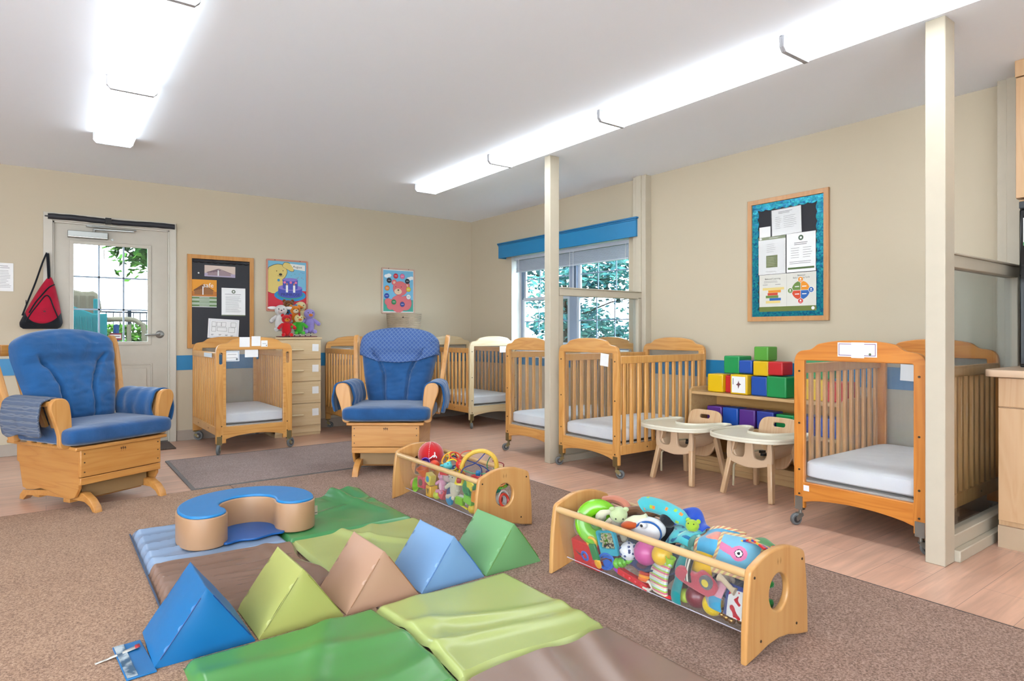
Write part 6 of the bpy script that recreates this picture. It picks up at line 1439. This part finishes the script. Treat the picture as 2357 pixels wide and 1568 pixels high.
# ------------------------------------------------------------------ puppets on the drawers
G3 = 'hand puppets on the chest of drawers'; Z0 = .992
def at_(x, y, z): return (x, y, z)
ST = thing('puppet_stand', 'low rack with striped posts under the puppets on the drawers', 'stand', (2.04, 6.44, Z0)); 
b = MB().mat(plain('#7A2A34', .5)); b.box(-.16, .20, -.07, .12, 0, .008); b.build('base', ST, bevel=.002)
for k in range(6):
    b = MB(); x = -.12 + .055 * k
    for j in range(5): b.mat(P_WHITE if j % 2 else DARK); b.cyl((x, 0, .008 + j * .012), (x, 0, .02 + j * .012), .006, 8)
    b.build('post', ST)
plush('cow_puppet', 'white cow puppet with black ear tips, left of the puppets', (0, 0, 0), (1.905, 6.48, 1.05), radians(-12), .24, '#EDEBE8', ear='#F2F0F0', muzzle='#F0DCD8', earshape='flop', group=G3, limbs='#E6E4E2')
plush('bear_puppet', 'red bear puppet with an orange muzzle, front left of the puppets', (0, 0, 0), (1.925, 6.36, 1.0), radians(-8), .195, '#D81420', muzzle='#F08A20', group=G3)
def comb(t, s): b = MB().mat(fabric('#C8141E')); b.blob((0, -.10 * s, 1.08 * s), (.06 * s, .16 * s, .14 * s)); b.build('comb', t)
plush('chick_puppet', 'yellow headed chick puppet in green with a red comb, front centre of the puppets', (0, 0, 0), (2.045, 6.355, 1.02), radians(-5), .18, '#38A828', head='#F2E2A0', limbs='#48B830', beak='#F08020', earshape='none', extra=comb, group=G3)
plush('ostrich_puppet', 'lavender ostrich puppet with an orange beak, right of the puppets', (0, 0, 0), (2.165, 6.40, 1.03), radians(-5), .225, '#9A8CD0', head='#A596D8', beak='#F08A28', earshape='none', group=G3, limbs='#9C8ED2')
plush('tiger_puppet', 'orange tiger puppet in the middle of the puppets', (0, 0, 0), (2.045, 6.47, 1.08), radians(-8), .21, '#F08A18', muzzle='#F4E2C0', group=G3)
plush('horse_puppet', 'brown horse puppet at the top of the puppets', (0, 0, 0), (2.01, 6.58, 1.14), radians(-10), .21, '#7A4420', head='#8A4E24', muzzle='#9A6A3A', group=G3)
plush('blue_puppet', 'bright blue puppet with white face between the horse and the tiger', (0, 0, 0), (2.035, 6.54, 1.10), radians(-10), .20, '#1E8AC8', muzzle='#EAF0F4', group=G3)
plush('duck_puppet', 'cream yellow puppet at the upper right of the puppets', (0, 0, 0), (2.13, 6.56, 1.115), radians(-10), .22, '#F0D8A0', head='#F4E0A8', beak='#E88A28', earshape='none', group=G3)

# ------------------------------------------------------------------ outside
b = MB().mat(plain('#44562E', 1, spec=0, name='lawn')); b.box(-14, 30, YW + .2, 40, -.35, -.25); b.box(4.6, 30, -16, YW + .2, -.35, -.25); struct(b.build('ground', smooth=False))
def leaf_mat(h1, h2):
    m, n, l, bb = new_mat('leaf_' + h1.strip('#')); bb.inputs['Roughness'].default_value = 1; bb.inputs['Specular IOR Level'].default_value = 0
    oi = n.new('ShaderNodeTexCoord'); no = n.new('ShaderNodeTexNoise'); no.inputs['Scale'].default_value = 2.5; l.new(oi.outputs['Object'], no.inputs['Vector']); cr = n.new('ShaderNodeValToRGB'); cr.color_ramp.elements[0].position = .35; cr.color_ramp.elements[1].position = .65; cr.color_ramp.elements[0].color = lin(h1, .45); cr.color_ramp.elements[1].color = lin(h2, .5); l.new(no.outputs['Fac'], cr.inputs[0]); l.new(cr.outputs[0], bb.inputs['Base Color']); return m
def tree(name, label, loc, H, R, n, mat, seed, trunk=.1, zc=.62, sz=.07):
    t = thing(name, label, 'tree', loc, group='trees outside'); r = random.Random(seed)
    b = MB().mat(plain('#3A342E', 1, spec=0)); b.tube([(0, 0, -.1), (.03, 0, H * .3), (0, .03, H * .6), (.02, 0, H * .85)], [trunk, trunk * .8, trunk * .5, trunk * .2], 8)
    cl = []
    for k in range(26):
        a = r.uniform(0, 2 * pi); q = r.uniform(.2, 1) ** .5; z = H * zc + (H * (1 - zc)) * r.uniform(-.9, .9); rr = R * q * sqrt(max(.1, 1 - ((z - H * zc) / (H * (1 - zc))) ** 2))
        p = Vector((rr * cos(a), rr * sin(a), z)); cl.append(p)
        if k % 2 == 0: b.tube([(0, 0, z * .72), p * .6 + Vector((0, 0, z * .33)), p], [trunk * .3, trunk * .18, trunk * .06], 5)
    b.build('trunk', t)
    b = MB().mat(mat)
    for k in range(n):
        c = r.choice(cl); p = c + Vector((r.gauss(0, R * .15), r.gauss(0, R * .15), r.gauss(0, R * .10)))
        a = Vector((r.gauss(0, 1), r.gauss(0, 1), r.gauss(0, .6))).normalized(); d = a.orthogonal().normalized(); s = sz * r.uniform(.6, 1.2)
        b.add([p - a * s, p + d * s * .45, p + a * s, p - d * s * .45], [(0, 1, 2, 3)])
    b.build('foliage', t, smooth=False, flat=True); return t
LF1 = leaf_mat('#2E5A28', '#5C8A34'); LF2 = leaf_mat('#2C606A', '#5C9484'); LF3 = leaf_mat('#7C9A5A', '#A8B87C')
tree('tree', 'leafy green tree seen through the upper right panes of the door', (1.95, 12.2, -.25), 5.6, 1.55, 16000, LF1, 11, zc=.66, sz=.085)
tree('tree', 'tree filling the right panes of the window', (11.6, 8.9, -.25), 5.2, 2.4, 9000, LF2, 5, zc=.5, sz=.10)
tree('tree', 'tree behind the left panes of the window', (10.6, 12.0, -.25), 4.6, 2.0, 7000, LF2, 7, zc=.5, sz=.10)
for k, (x, y, s) in enumerate(((9.3, 6.6, 1), (11.0, 8.2, 1.1), (9.6, 9.3, .9), (12.4, 10.4, 1.2), (13.5, 7.5, 1.3))):
    t = thing('shrub', 'pale green shrub below the trees outside the window', 'shrub', (x, y, -.25), group='shrubs outside the window'); r = random.Random(40 + k); b = MB().mat(LF3)
    for j in range(1800):
        p = Vector((r.gauss(0, .42), r.gauss(0, .42), abs(r.gauss(0, .38)))) * s; a = Vector((r.gauss(0, 1), r.gauss(0, 1), r.gauss(0, 1))).normalized(); d = a.orthogonal().normalized(); q = .06
        b.add([p - a * q, p + d * q * .5, p + a * q, p - d * q * .5], [(0, 1, 2, 3)])
    b.build('foliage', t, smooth=False, flat=True)
for k, x in enumerate((.9, 1.5, 2.1)):
    t = thing('shrub', 'green bush behind the playground rail outside the door', 'shrub', (x, 12.6, -.25), group='bushes outside the door'); r = random.Random(60 + k); b = MB().mat(LF1)
    for j in range(2600):
        p = Vector((r.gauss(0, .26), r.gauss(0, .2), r.uniform(0, 1.42))); a = Vector((r.gauss(0, 1), r.gauss(0, 1), r.gauss(0, 1))).normalized(); d = a.orthogonal().normalized(); q = .05
        b.add([p - a * q, p + d * q * .5, p + a * q, p - d * q * .5], [(0, 1, 2, 3)])
    b.build('foliage', t, smooth=False, flat=True)
# playground climber
t = thing('playground_climber', 'teal and cream plastic playground climber outside the door', 'playground climber', (.3, 10, -.25))
TL = plain('#12464A', 1, spec=0); CR = plain('#544E42', 1, spec=0)
b = MB().mat(TL); b.plate([catmull([(-.5, 0), (-.5, 1.70), (-.22, 1.72), (.06, 1.60), (.20, 1.54), (.36, 1.54), (.36, 0)], 1) ], 0, .06, bev=.015)
for k in range(12): b.tube([(-.42 + .06 * k, -.012, .9), (-.41 + .06 * k + .008, -.012, 1.2), (-.42 + .06 * k, -.012, 1.5)], .007, 5)
b.text('FUN', -.08, 1.33, .11, -.012, depth=.01); b.build('teal_panel', t)
b = MB().mat(CR); b.plate([catmull([(-.35, 1.5), (-.35, 1.87), (-.1, 1.90), (.1, 1.86), (.28, 1.84), (.28, 1.5)], 3)], .55, .63, bev=.02); b.mat(plain('#443E34', 1, spec=0)); [b.box(-.22 + .1 * k, -.16 + .1 * k, .535, .55, 1.5, 1.80) for k in range(5)]; b.build('cream_back', t)
b = MB().mat(TL); b.box(.22, .27, .3, .35, 0, 1.75); b.build('post', t, bevel=.01)
b = MB().mat(CR); b.tube(catmull([(.30, .1, 1.46), (.62, .1, 1.47), (.74, .1, 1.42), (.80, .1, 1.30), (.80, .1, .6), (.80, .1, 0)], 4, False), .035, 10); b.tube([(.62, .1, 1.40), (.62, .1, 0)], .028, 8); b.tube([(.34, .1, 1.14), (.8, .1, 1.14)], .022, 8); b.build('cream_rail', t)
b = MB().mat(plain('#122C4C', 1, spec=0)); b.cyl((.50, .5, 0), (.50, .5, 1.40), .035, 10); b.mat(TL); b.tube(catmull([(.34, -.1, 1.20), (.45, -.2, 1.12), (.58, -.3, .98), (.7, -.4, .8)], 4, False), .04, 8); b.build('slide_edge', t)
t = thing('metal_fence', 'black metal picket fence beyond the playground', 'fence', (1.3, 14, -.25)); FB = plain('#20262E', 1, spec=0)
b = MB().mat(FB)
for z in (1.66, 1.50, .3): b.box(-2.6, 3.2, -.012, .012, z, z + .03)
for k in range(52): b.box(-2.6 + .11 * k, -2.585 + .11 * k, -.008, .008, 0, 1.66)
b.build('picket_panel', t)
for x in (-1.55, -.02, 1.6): b = MB().mat(FB); b.box(x - .03, x + .03, -.03, .03, 0, 1.72); b.build('post', t)
